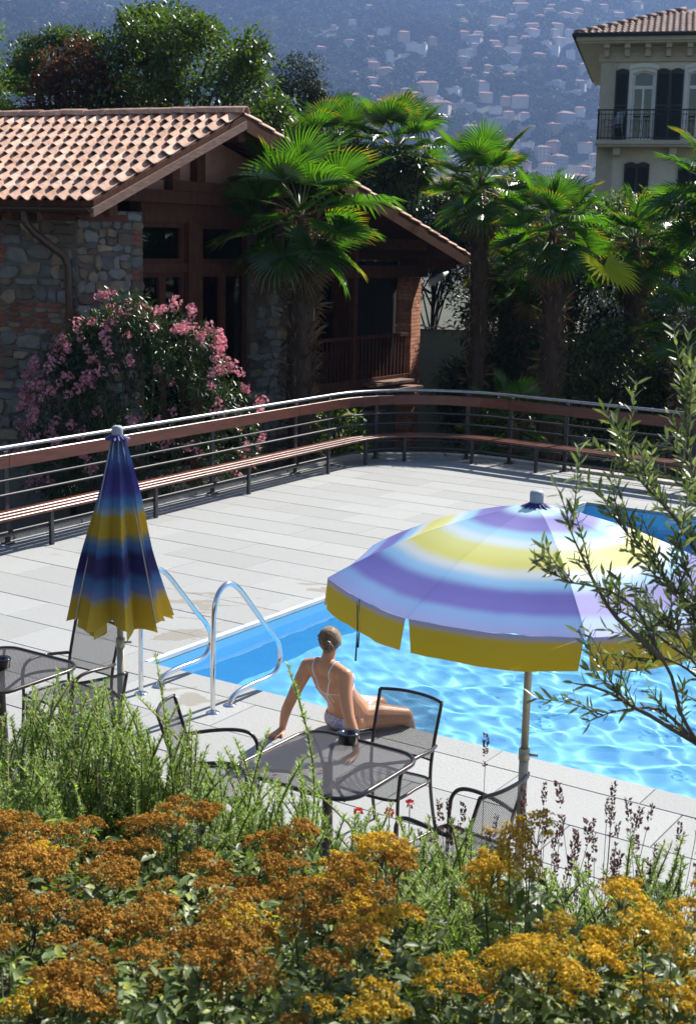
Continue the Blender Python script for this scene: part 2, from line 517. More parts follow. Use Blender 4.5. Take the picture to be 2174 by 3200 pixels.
p.inputs['Transmission Weight'].default_value = 1.0; p.inputs['IOR'].default_value = 1.33
water = link('pool_water', mesh_np('pool_water', WV, WF, water_m, True), pool)
water.cycles.is_caustics_caster = True

# ---- planted bank between the deck and the terrace where the photograph was taken
def bank_z(n):
    if n >= 5.0: return 0.02
    if n <= 2.5: return 1.45 + 0.02 * (2.5 - n)
    t = (5.0 - n) / 2.5; return 0.02 + 1.43 * t
bu = np.linspace(-16, 9, 60); bn = np.concatenate([np.linspace(-12, 2, 8), np.linspace(2.3, 5.1, 14)])
BV = []
for n_ in bn:
    for u_ in bu:
        q_ = D(u_, n_); zz = bank_z(n_) + (0.06 * noise.noise((u_ * 1.1, n_ * 1.1, 3.0)) if n_ < 4.8 else 0) - (0.0 if n_ < 5.05 else 0.1)
        BV.append((q_.x, q_.y, zz))
m = len(bu); BF = [(j * m + i, j * m + i + 1, (j + 1) * m + i + 1, (j + 1) * m + i) for j in range(len(bn) - 1) for i in range(m - 1)]
tag(link('planted_bank', mesh('planted_bank', BV, BF, soil, True)), kind='structure')

# ---- the far hillside across the lake
def hill_z(x, y):
    t = (y - 900 - 0.10 * x) / 1900.0
    if t > .70: t = .70 + .10 * (1 - math.exp(-(t - .70) / .10))
    if t < -0.12: return -30.0
    b = 720 * (max(t, 0) ** 1.02) - 20
    n1 = noise.noise((x / 520.0, y / 900.0, 1.7)); n2 = noise.noise((x / 190.0 + 5, y / 260.0, 4.2)); n3 = noise.noise((x / 70.0, y / 80.0, 8.8))
    return b + (75 * n1 + 26 * n2 + 7 * n3) * min(1, max(0, t * 5 + 0.25))
hx = np.linspace(-1500, 1800, 132); hy = np.linspace(640, 2750, 96)
HV = [(x, y, hill_z(x, y)) for y in hy for x in hx]
m = len(hx); HF = [(j * m + i, j * m + i + 1, (j + 1) * m + i + 1, (j + 1) * m + i) for j in range(len(hy) - 1) for i in range(m - 1)]
HILLTOP = max(v[2] for v in HV)
hill_m = M('hillside_earth', (0.035, 0.048, 0.02), 0.95, var=0.5, scale=0.05)
tag(link('hill', mesh('hill', HV, HF, hill_m, True)), kind='structure')
# ================================================================== BENCH, RAILING, HANDRAILS
dark_steel = M('dark_painted_steel', (0.03, 0.03, 0.034), 0.5, metal=0.0, var=0.25, scale=20, bmp=0.05)
galv = M('worn_grey_rail', (0.30, 0.31, 0.33), 0.38, metal=0.75, var=0.2, scale=14)
redwood = M('varnished_red_wood', (0.105, 0.028, 0.015), 0.42, var=0.45, scale=3.0, bmp=0.15, bscale=14, ovar=0.25, coat=0.08, stretch=(1, 1, 9))
steel = M('polished_stainless', (0.72, 0.73, 0.75), 0.10, metal=1.0, var=0.04)

def sweep(P2, s0, s1, prof, name, m, parent, step=0.22, smooth=False):
    """sweep a closed (side, z) outline along the bench path between two distances; origin at the middle"""
    S = path_len(P2); n = max(2, int((s1 - s0) / step) + 1)
    V = []; F = []; k = len(prof)
    mid, _ = path_at(P2, S, (s0 + s1) / 2); o0 = D(mid.x, mid.y)
    for i in range(n):
        q, t = path_at(P2, S, s0 + (s1 - s0) * i / (n - 1)); nn = Vector((-t.y, t.x))   # outward is left of travel
        for (a, z) in prof:
            w = q + nn * a; x = D(w.x, w.y, z) - o0; V.append(x)
    for i in range(n - 1):
        for j in range(k): F.append((i * k + j, i * k + (j + 1) % k, (i + 1) * k + (j + 1) % k, (i + 1) * k + j))
    F.append(tuple(range(k))[::-1]); F.append(tuple(range((n - 1) * k, n * k)))
    return link(name, mesh(name, V, F, m, smooth), parent, o0)
def rprof(a0, a1, z0, z1, b=0.006): return [(a0 + b, z0), (a1 - b, z0), (a1, z0 + b), (a1, z1 - b), (a1 - b, z1), (a0 + b, z1), (a0, z1 - b), (a0, z0 + b)]
def cprof(a, z, r, k=8): return [(a + r * math.cos(2 * math.pi * i / k), z + r * math.sin(2 * math.pi * i / k)) for i in range(k)]

LP = post_path(0.0); LS = path_len(LP)
def s_of(u, n):
    best = min(range(len(LP) * 20), key=lambda i: (path_at(LP, LS, LS[-1] * i / (len(LP) * 20))[0] - Vector((u, n))).length)
    return LS[-1] * best / (len(LP) * 20)
leg_s = [s_of(*q) for q in ((-11.6, 7.1), (-11.7, 9.2), (-11.81, 11.26), (-11.88, 13.28), (-12.02, 15.48), (-12.09, 17.71), (-12.05, 18.9), (-11.75, 19.62), (-10.74, 20.24), (-9.46, 20.11), (-7.29, 19.85), (-5.1, 19.65), (-2.9, 19.4), (-0.7, 19.2))]
post_s = [s_of(*q) for q in ((-11.7, 8.2), (-11.81, 11.0), (-12.02, 15.2), (-12.09, 17.45), (-12.09, 18.5), (-11.95, 19.4), (-11.0, 20.2), (-10.3, 20.2), (-9.2, 20.1), (-6.9, 19.8), (-4.6, 19.6), (-2.3, 19.35))]
bench = empty('curved_bench', D(-12.0, 18.0), 0, 'long slatted red-brown bench curving along the deck railing', 'bench')
railing = empty('railing', D(-12.4, 18.3), 0, 'dark steel railing with wooden back plank curving round the deck edge', 'railing')
bpy.context.view_layer.update()
def child(o, par):
    o.parent = par; o.location = o.location - par.location; return o
for s in leg_s:
    q, t = path_at(LP, LS, s); a = math.atan2(t.y, t.x)
    mb = MB().box((0, 0, 0.215), (0.055, 0.045, 0.43), bev=0.003)
    mb.box((0, 0.20, 0.405), (0.045, 0.42, 0.04))
    o = mb.build('leg', [dark_steel]); o.location = D(q.x, q.y); o.rotation_euler = (0, 0, DA + a); child(o, bench)
ends = [leg_s[0] - 0.4] + [0.5 * (leg_s[i] + leg_s[i + 1]) if False else leg_s[i] for i in range(2, len(leg_s) - 1, 2)] + [leg_s[-1] + 0.5]
for i in range(len(ends) - 1):
    for (a0, a1) in ((-0.05, 0.065), (0.08, 0.195), (0.21, 0.325)):
        child(sweep(LP, ends[i] + 0.004, ends[i + 1] - 0.004, rprof(a0, a1, 0.428, 0.466), 'seat_slat', redwood, None), bench)
PP = post_path(0.47); PS = path_len(PP)
def map_s(s):   # the same place on the post line
    q, t = path_at(LP, LS, s); w = q + Vector((-t.y, t.x)) * 0.47
    return w, t
for s in post_s:
    q, t = map_s(s); a = math.atan2(t.y, t.x)
    mb = MB().box((0, 0, 0.555), (0.07, 0.035, 1.21), bev=0.003).box((0, 0, 0.006), (0.13, 0.12, 0.012))
    o = mb.build('post', [dark_steel]); o.location = D(q.x, q.y); o.rotation_euler = (0, 0, DA + a); child(o, railing)
s_a, s_b = leg_s[0] - 0.5, leg_s[-1] + 0.6
for z, r in ((0.80, 0.013), (0.62, 0.013), (0.30, 0.013), (0.15, 0.013)):
    child(sweep(LP, s_a, s_b, cprof(0.44, z, r + 0.004), 'rod', dark_steel, None, smooth=True), railing)
for z in (0.24,):
    child(sweep(LP, s_a, s_b, cprof(0.03, z, 0.018), 'lower_rail', dark_steel, None, smooth=True), bench)
child(sweep(LP, s_a, s_b, cprof(0.47, 1.20, 0.026, 10), 'top_rail', galv, None, smooth=True), railing)
bk = [s_a] + [post_s[i] for i in range(1, len(post_s) - 1, 2)] + [s_b]
for i in range(len(bk) - 1):
    child(sweep(LP, bk[i] + 0.004, bk[i + 1] - 0.004, rprof(0.395, 0.435, 0.955, 1.125), 'back_plank', redwood, None), railing)

# pool handrails
def handrail(u, label):
    o = empty('pool_handrail', D(u, 7.82), DA, label, 'handrail', 'pool ladder handrails')
    prof = [(0, 0.0), (0.0, .3), (0.005, .6), (0.02, .86), (0.08, .985), (0.20, 1.03), (0.33, .96), (0.52, .76), (0.70, .56), (0.855, .40), (0.905, .25), (0.86, .14), (0.74, .10), (0.5, .10), (0.32, .085), (0.235, .045), (0.215, -.005)]
    MB().tube(spline([(0, a, z) for a, z in prof], 6), 0.0215, 14).build('rail', [steel], o, True)
    for a in (0.0, 0.215):
        V, F = lathe([(0.0, 0.017), (0.03, 0.016), (0.052, 0.008), (0.058, 0.0)], 20)
        link('floor_flange', mesh('floor_flange', V, F, steel, True), o, (0, a, 0.001))
    return o
handrail(-6.41, 'bent stainless pool handrail nearer the seated woman')
handrail(-7.18, 'bent stainless pool handrail partly behind the closed parasol')

# ================================================================== MESH FURNITURE
met = M('brown_grey_furniture_metal', (0.060, 0.050, 0.045), 0.30, metal=0.5, var=0.2, scale=25)
def meshmat(name, pitch, hole, c=(0.075, 0.065, 0.062)):
    m, nt, nd, ln, p = newmat(name)
    tc = nd.new('ShaderNodeUVMap').outputs[0]
    sep = nd.new('ShaderNodeSeparateXYZ'); ln.new(tc, sep.inputs[0])
    a = math_(nd, ln, 'ADD', sep.outputs[0], sep.outputs[1]); b = math_(nd, ln, 'SUBTRACT', sep.outputs[0], sep.outputs[1])
    masks = []
    for v in (a, b):
        fr = math_(nd, ln, 'FRACT', math_(nd, ln, 'MULTIPLY', v, 1.0 / pitch)); masks.append(math_(nd, ln, 'LESS_THAN', fr, hole))
    h = math_(nd, ln, 'MULTIPLY', masks[0], masks[1])
    p.inputs['Base Color'].default_value = (*c, 1); p.inputs['Roughness'].default_value = 0.38; p.inputs['Metallic'].default_value = 0.4
    t = nd.new('ShaderNodeBsdfTransparent'); mx = nd.new('ShaderNodeMixShader'); ln.new(h, mx.inputs[0])
    ln.new(p.outputs[0], mx.inputs[1]); ln.new(t.outputs[0], mx.inputs[2]); ln.new(mx.outputs[0], nd['Material Output'].inputs[0])
    return m
mesh_top = meshmat('expanded_metal_top', 0.013, 0.52)
mesh_seat = meshmat('expanded_metal_seat', 0.012, 0.66)
def uvsheet(name, fn, nu, nv, su, sv, m):
    V = [fn(i / nu, j / nv) for j in range(nv + 1) for i in range(nu + 1)]
    F = [(j * (nu + 1) + i, j * (nu + 1) + i + 1, (j + 1) * (nu + 1) + i + 1, (j + 1) * (nu + 1) + i) for j in range(nv) for i in range(nu)]
    me = mesh(name, V, F, m, True); uv = me.uv_layers.new(name='UVMap')
    for l in me.loops:
        k = l.vertex_index; uv.data[l.index].uv = ((k % (nu + 1)) / nu * su, (k // (nu + 1)) / nv * sv)
    return me

def chair_parts():
    parts = []
    for s in (-1, 1):
        stile = spline([(s * .235, -.30, 0), (s * .225, -.245, .22), (s * .22, -.215, .43), (s * .222, -.235, .62), (s * .228, -.315, .90)], 5)
        parts.append(('back_leg', MB().tube(stile, .0115, 8).me('back_leg', [met], True), None))
        fl = spline([(s * .255, .24, 0), (s * .25, .225, .2), (s * .245, .215, .43), (s * .25, .215, .52)], 4)
        parts.append(('front_leg', MB().tube(fl, .0115, 8).me('front_leg', [met], True), None))
        arm = spline([(s * .25, .215, .515), (s * .256, .205, .60), (s * .268, .155, .655), (s * .278, .05, .668), (s * .275, -.1, .655), (s * .24, -.235, .64)], 5)
        parts.append(('armrest', MB().tube(arm, .0125, 8).me('armrest', [met], True), None))
    top = spline([(-.228, -.315, .90), (-.12, -.352, .905), (0, -.362, .907), (.12, -.352, .905), (.228, -.315, .90)], 5)
    low = spline([(-.222, -.228, .54), (-.11, -.262, .53), (0, -.272, .525), (.11, -.262, .53), (.222, -.228, .54)], 5)
    parts.append(('top_rail', MB().tube(top, .0115, 8).me('top_rail', [met], True), None)); parts.append(('lower_back_rail', MB().tube(low, .007, 6).me('lower_back_rail', [met], True), None))
    def back(a, b):
        x = (a - .5) * .45; z = .535 + b * .365; t = b
        bow = (1 - (2 * a - 1) ** 2) * .044
        return (x, -(.228 + (z - .54) * .242) - bow, z)
    parts.append(('backrest', uvsheet('backrest', back, 12, 6, .45, .37, mesh_seat), None))
    rim = [(-.22, -.20, .425), (-.235, 0, .43), (-.235, .16, .432), (-.20, .225, .428), (0, .235, .425), (.20, .225, .428), (.235, .16, .432), (.235, 0, .43), (.22, -.20, .425), (0, -.215, .42)]
    parts.append(('seat_frame', MB().tube(spline(rim, 4, True), .0105, 8, True).me('seat_frame', [met], True), None))
    def seat(a, b):
        y = -.205 + b * .435; w = .22 + .012 * math.sin(b * 3.1)
        return ((a - .5) * 2 * w, y, .428 - .018 * (1 - (2 * a - 1) ** 2) * math.sin(math.pi * b) )
    parts.append(('seat', uvsheet('seat', seat, 8, 8, .45, .44, mesh_seat), None))
    return parts
CH = chair_parts()
def chair(u, n, face, label):
    """face: degrees turned from +n, clockwise towards +u"""
    o = empty('mesh_chair', D(u, n), DA - R(face), label, 'chair', 'metal mesh chairs by the pool')
    for nm, me, _ in CH: link(nm, me, o)
    return o
chair(-4.05, 6.60, 180, 'metal mesh chair between the table and the seated woman')
chair(-4.86, 5.98, 60, 'metal mesh chair left of the table, seen side on among rosemary')
chair(-3.22, 6.02, -83, 'metal mesh chair beside the open parasol pole')
chair(-6.77, 6.60, 180, 'metal mesh chair behind the closed parasol, backrest towards the pool')
chair(-6.16, 6.06, -70, 'metal mesh chair at the left, by the closed parasol pole')

def table_parts():
    h = .41; r = .16; pr = []
    for cx, cy, a0 in ((h - r, h - r, 0), (-h + r, h - r, 90), (-h + r, -h + r, 180), (h - r, -h + r, 270)):
        for k in range(7):
            a = R(a0 + 90 * k / 6); pr.append((cx + r * math.cos(a), cy + r * math.sin(a)))
    parts = [('rim', MB().tube([(x, y, .715) for x, y in pr], .0145, 8, True).me('rim', [met], True))]
    n = len(pr); me = mesh('tabletop', [(x, y, .718) for x, y in pr], [tuple(range(n))], mesh_top); uv = me.uv_layers.new(name='UVMap')
    for l in me.loops: uv.data[l.index].uv = me.vertices[l.vertex_index].co.xy
    parts.append(('tabletop', me))
    for k in range(4):
        a = R(45 + 90 * k); d = Vector((math.cos(a), math.sin(a), 0))
        parts.append(('support_arm', MB().tube(spline([d * .03 + Vector((0, 0, .56)), d * .2 + Vector((0, 0, .67)), d * .5 + Vector((0, 0, .70))], 5), .011, 6).me('support_arm', [met], True)))
        parts.append(('foot', MB().tube(spline([d * .03 + Vector((0, 0, .12)), d * .16 + Vector((0, 0, .05)), d * .33 + Vector((0, 0, .013))], 5), [.02] * 4 + [.016] * 7, 6).me('foot', [met], True)))
    V, F = lathe([(.045, .08), (.045, .12), (.036, .3), (.03, .5), (.03, .715)], 12)
    parts.append(('column', mesh('column', V, F, met, True)))
    return parts
TB = table_parts()
def table(u, n, label):
    o = empty('mesh_table', D(u, n), DA, label, 'table', 'square metal mesh tables')
    for nm, me in TB: link(nm, me, o)
table(-4.09, 6.05, 'square metal mesh table behind the rosemary, in front of the seated woman')
table(-6.93, 6.10, 'square metal mesh table cut by the left edge, by closed parasol')

glaze = M('black_glazed_ceramic', (0.012, 0.012, 0.016), 0.12, var=0.1, spec=0.6)
def ashtray(w, label):
    V, F = lathe([(0.0, 0.006), (.055, 0.0), (.062, .004), (.064, .05), (.070, .058), (.071, .066), (.064, .072), (.045, .068), (.033, .062), (.032, .03), (0.0, .026)], 28)
    o = link('ashtray', mesh('ashtray', V, F, glaze, True), None, w); tag(o, label, 'ashtray', 'round black ashtrays')
at1 = D(-4.09, 6.05) ; 
ashtray(Vector((0.03, 7.62, .721)), 'round black ashtray on the table before the seated woman')
ashtray(Vector((-2.43, 8.93, .721)), 'round black ashtray at the left edge on the far table')

# ================================================================== PARASOLS
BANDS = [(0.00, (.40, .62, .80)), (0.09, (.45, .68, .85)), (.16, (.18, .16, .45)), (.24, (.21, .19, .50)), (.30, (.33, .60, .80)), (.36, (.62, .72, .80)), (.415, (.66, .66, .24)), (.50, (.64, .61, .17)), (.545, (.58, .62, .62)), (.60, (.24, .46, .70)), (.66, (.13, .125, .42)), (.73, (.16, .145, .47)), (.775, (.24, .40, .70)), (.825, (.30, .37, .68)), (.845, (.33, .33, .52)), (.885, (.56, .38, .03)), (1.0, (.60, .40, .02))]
SHUT_SHADED = [(0.00, (.05, .10, .28)), (.10, (.07, .14, .34)), (.18, (.05, .045, .20)), (.27, (.07, .06, .26)), (.34, (.10, .24, .46)), (.385, (.30, .36, .34)), (.41, (.50, .34, .03)), (.50, (.52, .34, .02)), (.535, (.18, .24, .26)), (.57, (.06, .16, .36)), (.63, (.035, .028, .12)), (.70, (.04, .03, .14)), (.76, (.07, .18, .38)), (.81, (.16, .22, .46)), (.845, (.40, .34, .20)), (.87, (.56, .38, .03)), (1.0, (.60, .42, .03))]  # darker copy of the bands, shade put into the cloth colour
def clothmat(name, tr, gain=1.0, bands=BANDS):
    m, nt, nd, ln, p = newmat(name)
    uv = nd.new('ShaderNodeUVMap').outputs[0]; sep = nd.new('ShaderNodeSeparateXYZ'); ln.new(uv, sep.inputs[0])
    wob = noise_(nd, ln, 3.0, 3, .5)
    v = math_(nd, ln, 'ADD', sep.outputs[1], math_(nd, ln, 'MULTIPLY_ADD', wob, 0.012, -0.006))
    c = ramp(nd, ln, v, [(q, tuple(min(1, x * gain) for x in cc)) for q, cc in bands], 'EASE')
    st = nd.new('ShaderNodeMapping'); tc = nd.new('ShaderNodeTexCoord'); ln.new(tc.outputs['Object'], st.inputs[0]); st.inputs['Scale'].default_value = (90, 90, 90)
    weave = noise_(nd, ln, 4.0, 2, .5, st.outputs[0])
    c = mixcol(nd, ln, math_(nd, ln, 'MULTIPLY', weave, .22), c, mixcol(nd, ln, 1.0, c, (.55, .55, .6), 'MULTIPLY'))
    ln.new(c, p.inputs['Base Color']); p.inputs['Roughness'].default_value = .55; p.inputs['Specular IOR Level'].default_value = .3
    p.inputs['Sheen Weight'].default_value = .1
    bump(nd, ln, p, weave, .12, .004)
    t = nd.new('ShaderNodeBsdfTranslucent'); ln.new(c, t.inputs[0])
    mx = nd.new('ShaderNodeMixShader'); mx.inputs[0].default_value = tr
    ln.new(p.outputs[0], mx.inputs[1]); ln.new(t.outputs[0], mx.inputs[2]); ln.new(mx.outputs[0], nd['Material Output'].inputs[0])
    return m
cloth_open = clothmat('striped_parasol_cloth', .42, 1.3)  # gain brightens the bands, sunlit glow put into the colour
cloth_shut = clothmat('shade_toned_parasol_cloth', .10, 1.0, SHUT_SHADED)
pole_m = M('beige_painted_pole', (.42, .38, .28), .35, metal=.3, var=.12, scale=12)
cap_m = M('grey_plastic_cap', (.36, .39, .43), .45, var=.1)
rib_m = M('white_painted_rib', (.55, .55, .55), .4, metal=.2)
tie_m = M('dark_blue_tie', (.02, .03, .10), .7)
def uvmesh(name, rows, vs_, m):
    nu = len(rows[0]); V = [p for r in rows for p in r]
    F = [(j * nu + i, j * nu + i + 1, (j + 1) * nu + i + 1, (j + 1) * nu + i) for j in range(len(rows) - 1) for i in range(nu - 1)]
    me = mesh(name, V, F, m, True); uv = me.uv_layers.new(name='UVMap')
    for l in me.loops: uv.data[l.index].uv = ((l.vertex_index % nu) / (nu - 1), vs_[l.vertex_index // nu])
    return me
def cap(parent, z):
    V, F = lathe([(.020, -.03), (.040, -.022), (.046, -.005), (.047, .04), (.043, .058), (.03, .066), (0, .068)], 18)
    link('cap', mesh('cap', V, F, cap_m, True), parent, (0, 0, z), None, .8)
def frill(parent, z):
    rows = [[], []]
    for i in range(65):
        a = 2 * math.pi * i / 64; w = .007 * math.sin(a * 16)
        rows[0].append((.03 * math.cos(a), .03 * math.sin(a), z + .012)); rows[1].append(((.078 + w) * math.cos(a), (.078 + w) * math.sin(a), z - .022 + w))
    link('cap_frill', uvmesh('cap_frill', rows, [.2, .21], cloth_shut), parent)

OPEN_R, RIMZ, TOPZ = 1.085, 2.005, 2.40
def open_parasol():
    base = Vector((.98, 6.745, 0))
    o = empty('open_parasol', base, R(-17.5), 'open parasol with purple, blue and yellow bands and mustard valance', 'parasol')
    tilt = 0.0
    MB().tube([(0, 0, .0), (0, 0, 1.02)], .026, 14).build('lower_pole', [pole_m], o, True)
    MB().tube([(0, 0, .95), (0, 0, 2.39)], .021, 14).build('upper_pole', [pole_m], o, True)
    MB().tube([(0, 0, .99), (0, 0, 1.05)], .031, 14).tube([(.03, 0, 1.02), (.075, 0, 1.02)], .008, 8).build('clamp', [pole_m], o, True)
    V, F = lathe([(0, .06), (.05, .06), (.07, .05), (.26, .045), (.28, .03), (.28, 0)], 28)
    link('base', mesh('base', V, F, concrete, True), o, (0, 0, .002))
    for k in range(8):
        a0, a1 = R(22.5 + 45 * k), R(67.5 + 45 * k)
        rows = []; vv = []; nr, ns_ = 14, 10
        for j in range(nr + 1):
            t = .045 + (1 - .045) * j / nr; row = []
            r_ = OPEN_R * t
            zz = TOPZ - (TOPZ - RIMZ) * (0.42 * t + 0.58 * t ** 2)
            for i in range(ns_ + 1):
                f = i / ns_
                x = r_ * ((1 - f) * math.cos(a0) + f * math.cos(a1)); y = r_ * ((1 - f) * math.sin(a0) + f * math.sin(a1))
                sag = -.030 * t * math.sin(math.pi * f) * (1 - .25 * t)
                sag += .006 * noise.noise((x * 5, y * 5, k * 2.0)) * t + .004 * t ** 4 * math.sin(f * 26 + k) * math.sin(math.pi * f)
                row.append((x, y, zz + sag))
            rows.append(row); vv.append(t * .84)
        link('canopy_panel', uvmesh('canopy_panel', rows, vv, cloth_open), o)
        rows = []; vv = []
        for j in range(6):
            t = j / 5; row = []
            for i in range(ns_ + 1):
                f = .012 + .976 * i / ns_
                g = f + (0.5 - f) * .055 * t
                x = OPEN_R * (1 + .012 * t) * ((1 - g) * math.cos(a0) + g * math.cos(a1)); y = OPEN_R * (1 + .012 * t) * ((1 - g) * math.sin(a0) + g * math.sin(a1))
                wv = .010 * t * math.sin(f * 9 + k * 1.7) + .004 * t * math.sin(f * 23 + k)
                n_ = Vector((math.cos((a0 + a1) / 2), math.sin((a0 + a1) / 2), 0))
                edge_z = RIMZ - .030 * math.sin(math.pi * f) * .75 + .001
                row.append((x + n_.x * wv, y + n_.y * wv, edge_z - .158 * t - .010 * math.sin(math.pi * f) * t))
            rows.append(row); vv.append(.842 + .158 * t)
        link('valance', uvmesh('valance', rows, vv, cloth_open), o)
        e = [(OPEN_R * t * math.cos(a0), OPEN_R * t * math.sin(a0), TOPZ - (TOPZ - RIMZ) * (0.42 * t + 0.58 * t ** 2) - .012) for t in np.linspace(.04, .985, 10)]
        rib = MB().tube(e, .005, 6).build('rib', [rib_m], o, True)
        MB().tube([(.03 * math.cos(a0), .03 * math.sin(a0), 1.86), e[5]], .0045, 6).build('strut', [rib_m], rib, True)
    V, F = lathe([(.021, 1.83), (.04, 1.835), (.04, 1.89), (.021, 1.90)], 14); link('runner', mesh('runner', V, F, cap_m, True), o)
    cap(o, TOPZ + .02); frill(o, TOPZ + .0)
    ax = R(202.5); 
    for d_, l_ in ((0.0, .26), (.035, .32)):
        x, y = (OPEN_R - .08) * math.cos(R(222)) , (OPEN_R - .08) * math.sin(R(222)) - d_
        uvm = MB().tube([(x, y, 1.98), (x + .004, y, 1.83), (x - .004, y + .006, 1.99 - l_)], [.003, .003, .005], 5).build('tie_ribbon', [tie_m], o, True)
    return o
open_parasol()

def closed_parasol():
    o = empty('closed_parasol', (-1.53, 8.62, 0), R(10), 'folded parasol with blue, black-purple and yellow bands at the left', 'parasol')
    MB().tube([(0, 0, 0), (0, 0, 1.0)], .026, 14).build('lower_pole', [pole_m], o, True)
    MB().tube([(0, 0, .95), (0, 0, 2.44)], .021, 14).build('upper_pole', [pole_m], o, True)
    MB().tube([(0, 0, .99), (0, 0, 1.05)], .031, 14).tube([(.03, 0, 1.02), (.075, 0, 1.02)], .008, 8).build('clamp', [pole_m], o, True)
    V, F = lathe([(0, .06), (.05, .06), (.07, .05), (.26, .045), (.28, .03), (.28, 0)], 28)
    link('base', mesh('base', V, F, concrete, True), o, (0, 0, .002))
    for k in range(8):
        a0 = R(45 * k + 8); rows = []; vv = []; nr, ns_ = 22, 16
        for j in range(nr + 1):
            v = j / nr; row = []
            tt = v if v < .86 else .86 + (v - .86)
            rad = .036 + .285 * (v ** 0.92) * (1 + .13 * math.sin(k * 2.7 + .5)) + .012 * math.sin(v * 7 + k)
            for i in range(ns_ + 1):
                f = i / ns_
                # ribs stand out at f = 0 and 1, the cloth between them folds in with one flap lying over
                dep = (math.sin(math.pi * f) ** .7) * (0.46 + .22 * v) - .13 * math.sin(2 * math.pi * f + .4) * (.4 + v) + .05 * math.sin(5 * math.pi * f + k * 1.3) * v * math.sin(math.pi * f)
                ang = a0 + R(45) * (f + .16 * math.sin(math.pi * f) * v * math.sin(k * 2.1 + 1))
                r_ = rad * (1 - dep * .72)
                z = 2.43 - 1.27 * v - .035 * v * math.sin(math.pi * f) * math.sin(k * 1.9)
                if v > .86: z += .02 * (v - .86) / .14 * math.sin(9 * f + k * 2) - .05 * (v - .86) / .14 * math.sin(k * 3.3)
                row.append((r_ * math.cos(ang), r_ * math.sin(ang), z))
            rows.append(row); vv.append(v)
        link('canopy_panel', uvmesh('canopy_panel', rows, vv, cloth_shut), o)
        MB().tube([(.034 * math.cos(a0), .034 * math.sin(a0), 2.425), (.19 * math.cos(a0), .19 * math.sin(a0), 1.70), (.30 * math.cos(a0), .30 * math.sin(a0), 1.20)], .005, 6).build('rib', [rib_m], o, True)
    cap(o, 2.455); frill(o, 2.44)
closed_parasol()
# ================================================================== STONE HOUSE WITH TILED ROOF
gd = Vector((math.sin(R(34)), math.cos(R(34)), 0)); rd = Vector((-math.sin(R(70)), math.cos(R(70)), 0))
gout = Vector((gd.y, -gd.x, 0))            # outward from the gable front
sout = Vector((-rd.y, rd.x, 0)) * 1.0      # outward from the eave side (towards the deck)
HE = Vector((-3.503, 18.2, 0)); HC = HE + rd * .75 + gd * .55
def Hp(s, t, z): return HC + gd * s + rd * t + Vector((0, 0, z))
def Hg(s, o, z): return HC + gd * s + gout * o + Vector((0, 0, z))     # on the gable front, o metres proud
ZB = -1.8
SA, SP, SB = -.55, 2.70, 9.99
ZA, ZP, ZC = 4.23, 5.62, 3.51
def roof_z(s): return ZA + (s - SA) / (SP - SA) * (ZP - ZA) if s < SP else ZP + (s - SP) / (SB - SP) * (ZC - ZP)
house = empty('stone_house', HC, 0, 'rustic stone house with terracotta tiled roof and big brown windows', 'house')
HO = HC.copy()
def hpart(mb, name, mats, parent=None, smooth=False, label=None):
    """mesh given in world coordinates, re-based on the house's origin"""
    mb.v = [tuple(Vector(v) - HO) for v in mb.v]
    o = mb.build(name, mats, parent or house, smooth)
    if label: o['label'] = label
    return o
def obox(mb, f, s0, s1, a0, a1, z0, z1, mi=0):
    """box between s0..s1, a0..a1, z0..z1 in a frame function f(s, a, z)"""
    V = [f(s, a, z) for z in (z0, z1) for a in (a0, a1) for s in (s0, s1)]
    mb.add(V, [(0, 1, 3, 2), (4, 6, 7, 5), (0, 4, 5, 1), (2, 3, 7, 6), (0, 2, 6, 4), (1, 5, 7, 3)], mi); return mb

wood_dk = M('dark_stained_timber', (.085, .030, .016), .75, spec=.2, var=.35, scale=5, bmp=.2, bscale=20, stretch=(3, 3, 1))
wood_lit = M('timber_sunlit_tone', (.20, .11, .075), .7, var=.4, scale=6, bmp=.2, stretch=(1, 1, 6))  # lighter copy of the brown timber, sunlight put into its colour
pinkpl = M('pink_plaster', (.46, .22, .16), .9, var=.2, scale=3)
wmortar = M('lime_mortar', (.115, .105, .09), .95, var=.3, scale=5, bmp=.5, bscale=30)
stones = [M('stone_grey', (.17, .155, .135), .9, var=.35, bmp=.6, bscale=18, ovar=.3), M('stone_tan', (.21, .16, .11), .9, var=.3, bmp=.6, bscale=18, ovar=.3), M('stone_blue', (.155, .15, .14), .9, var=.3, bmp=.6, bscale=18, ovar=.3), M('stone_brown', (.12, .085, .06), .9, var=.35, bmp=.6, bscale=18, ovar=.3)]
brick_m = M('old_red_brick', (.20, .07, .04), .9, var=.35, scale=12, bmp=.5, bscale=40, ovar=.3)
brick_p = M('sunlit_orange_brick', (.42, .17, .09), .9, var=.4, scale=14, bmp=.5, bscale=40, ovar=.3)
tile_ms = [M('roof_tile_a', (.55, .34, .25), .85, var=.25, scale=8, bmp=.4, bscale=30, ovar=.2), M('roof_tile_b', (.60, .40, .30), .85, var=.35, scale=8, bmp=.3, ovar=.2), M('roof_tile_c', (.51, .30, .205), .85, var=.4, scale=8, bmp=.3, ovar=.2)]
copper = M('brown_gutter', (.075, .045, .03), .4, metal=.5, var=.2)
dim_floor = M('interior_shade_paint', (.03, .025, .02), .9)  # near-black paint stands in for the shade of unlit rooms
glass_m, nt, nd, ln, p = newmat('window_glass')
gl = nd.new('ShaderNodeBsdfGlossy'); gl.inputs['Roughness'].default_value = .02; gl.inputs[0].default_value = (.9, .95, .92, 1)
tr = nd.new('ShaderNodeBsdfTransparent'); tr.inputs[0].default_value = (.55, .6, .55, 1)
fr = nd.new('ShaderNodeFresnel'); fr.inputs[0].default_value = 1.5
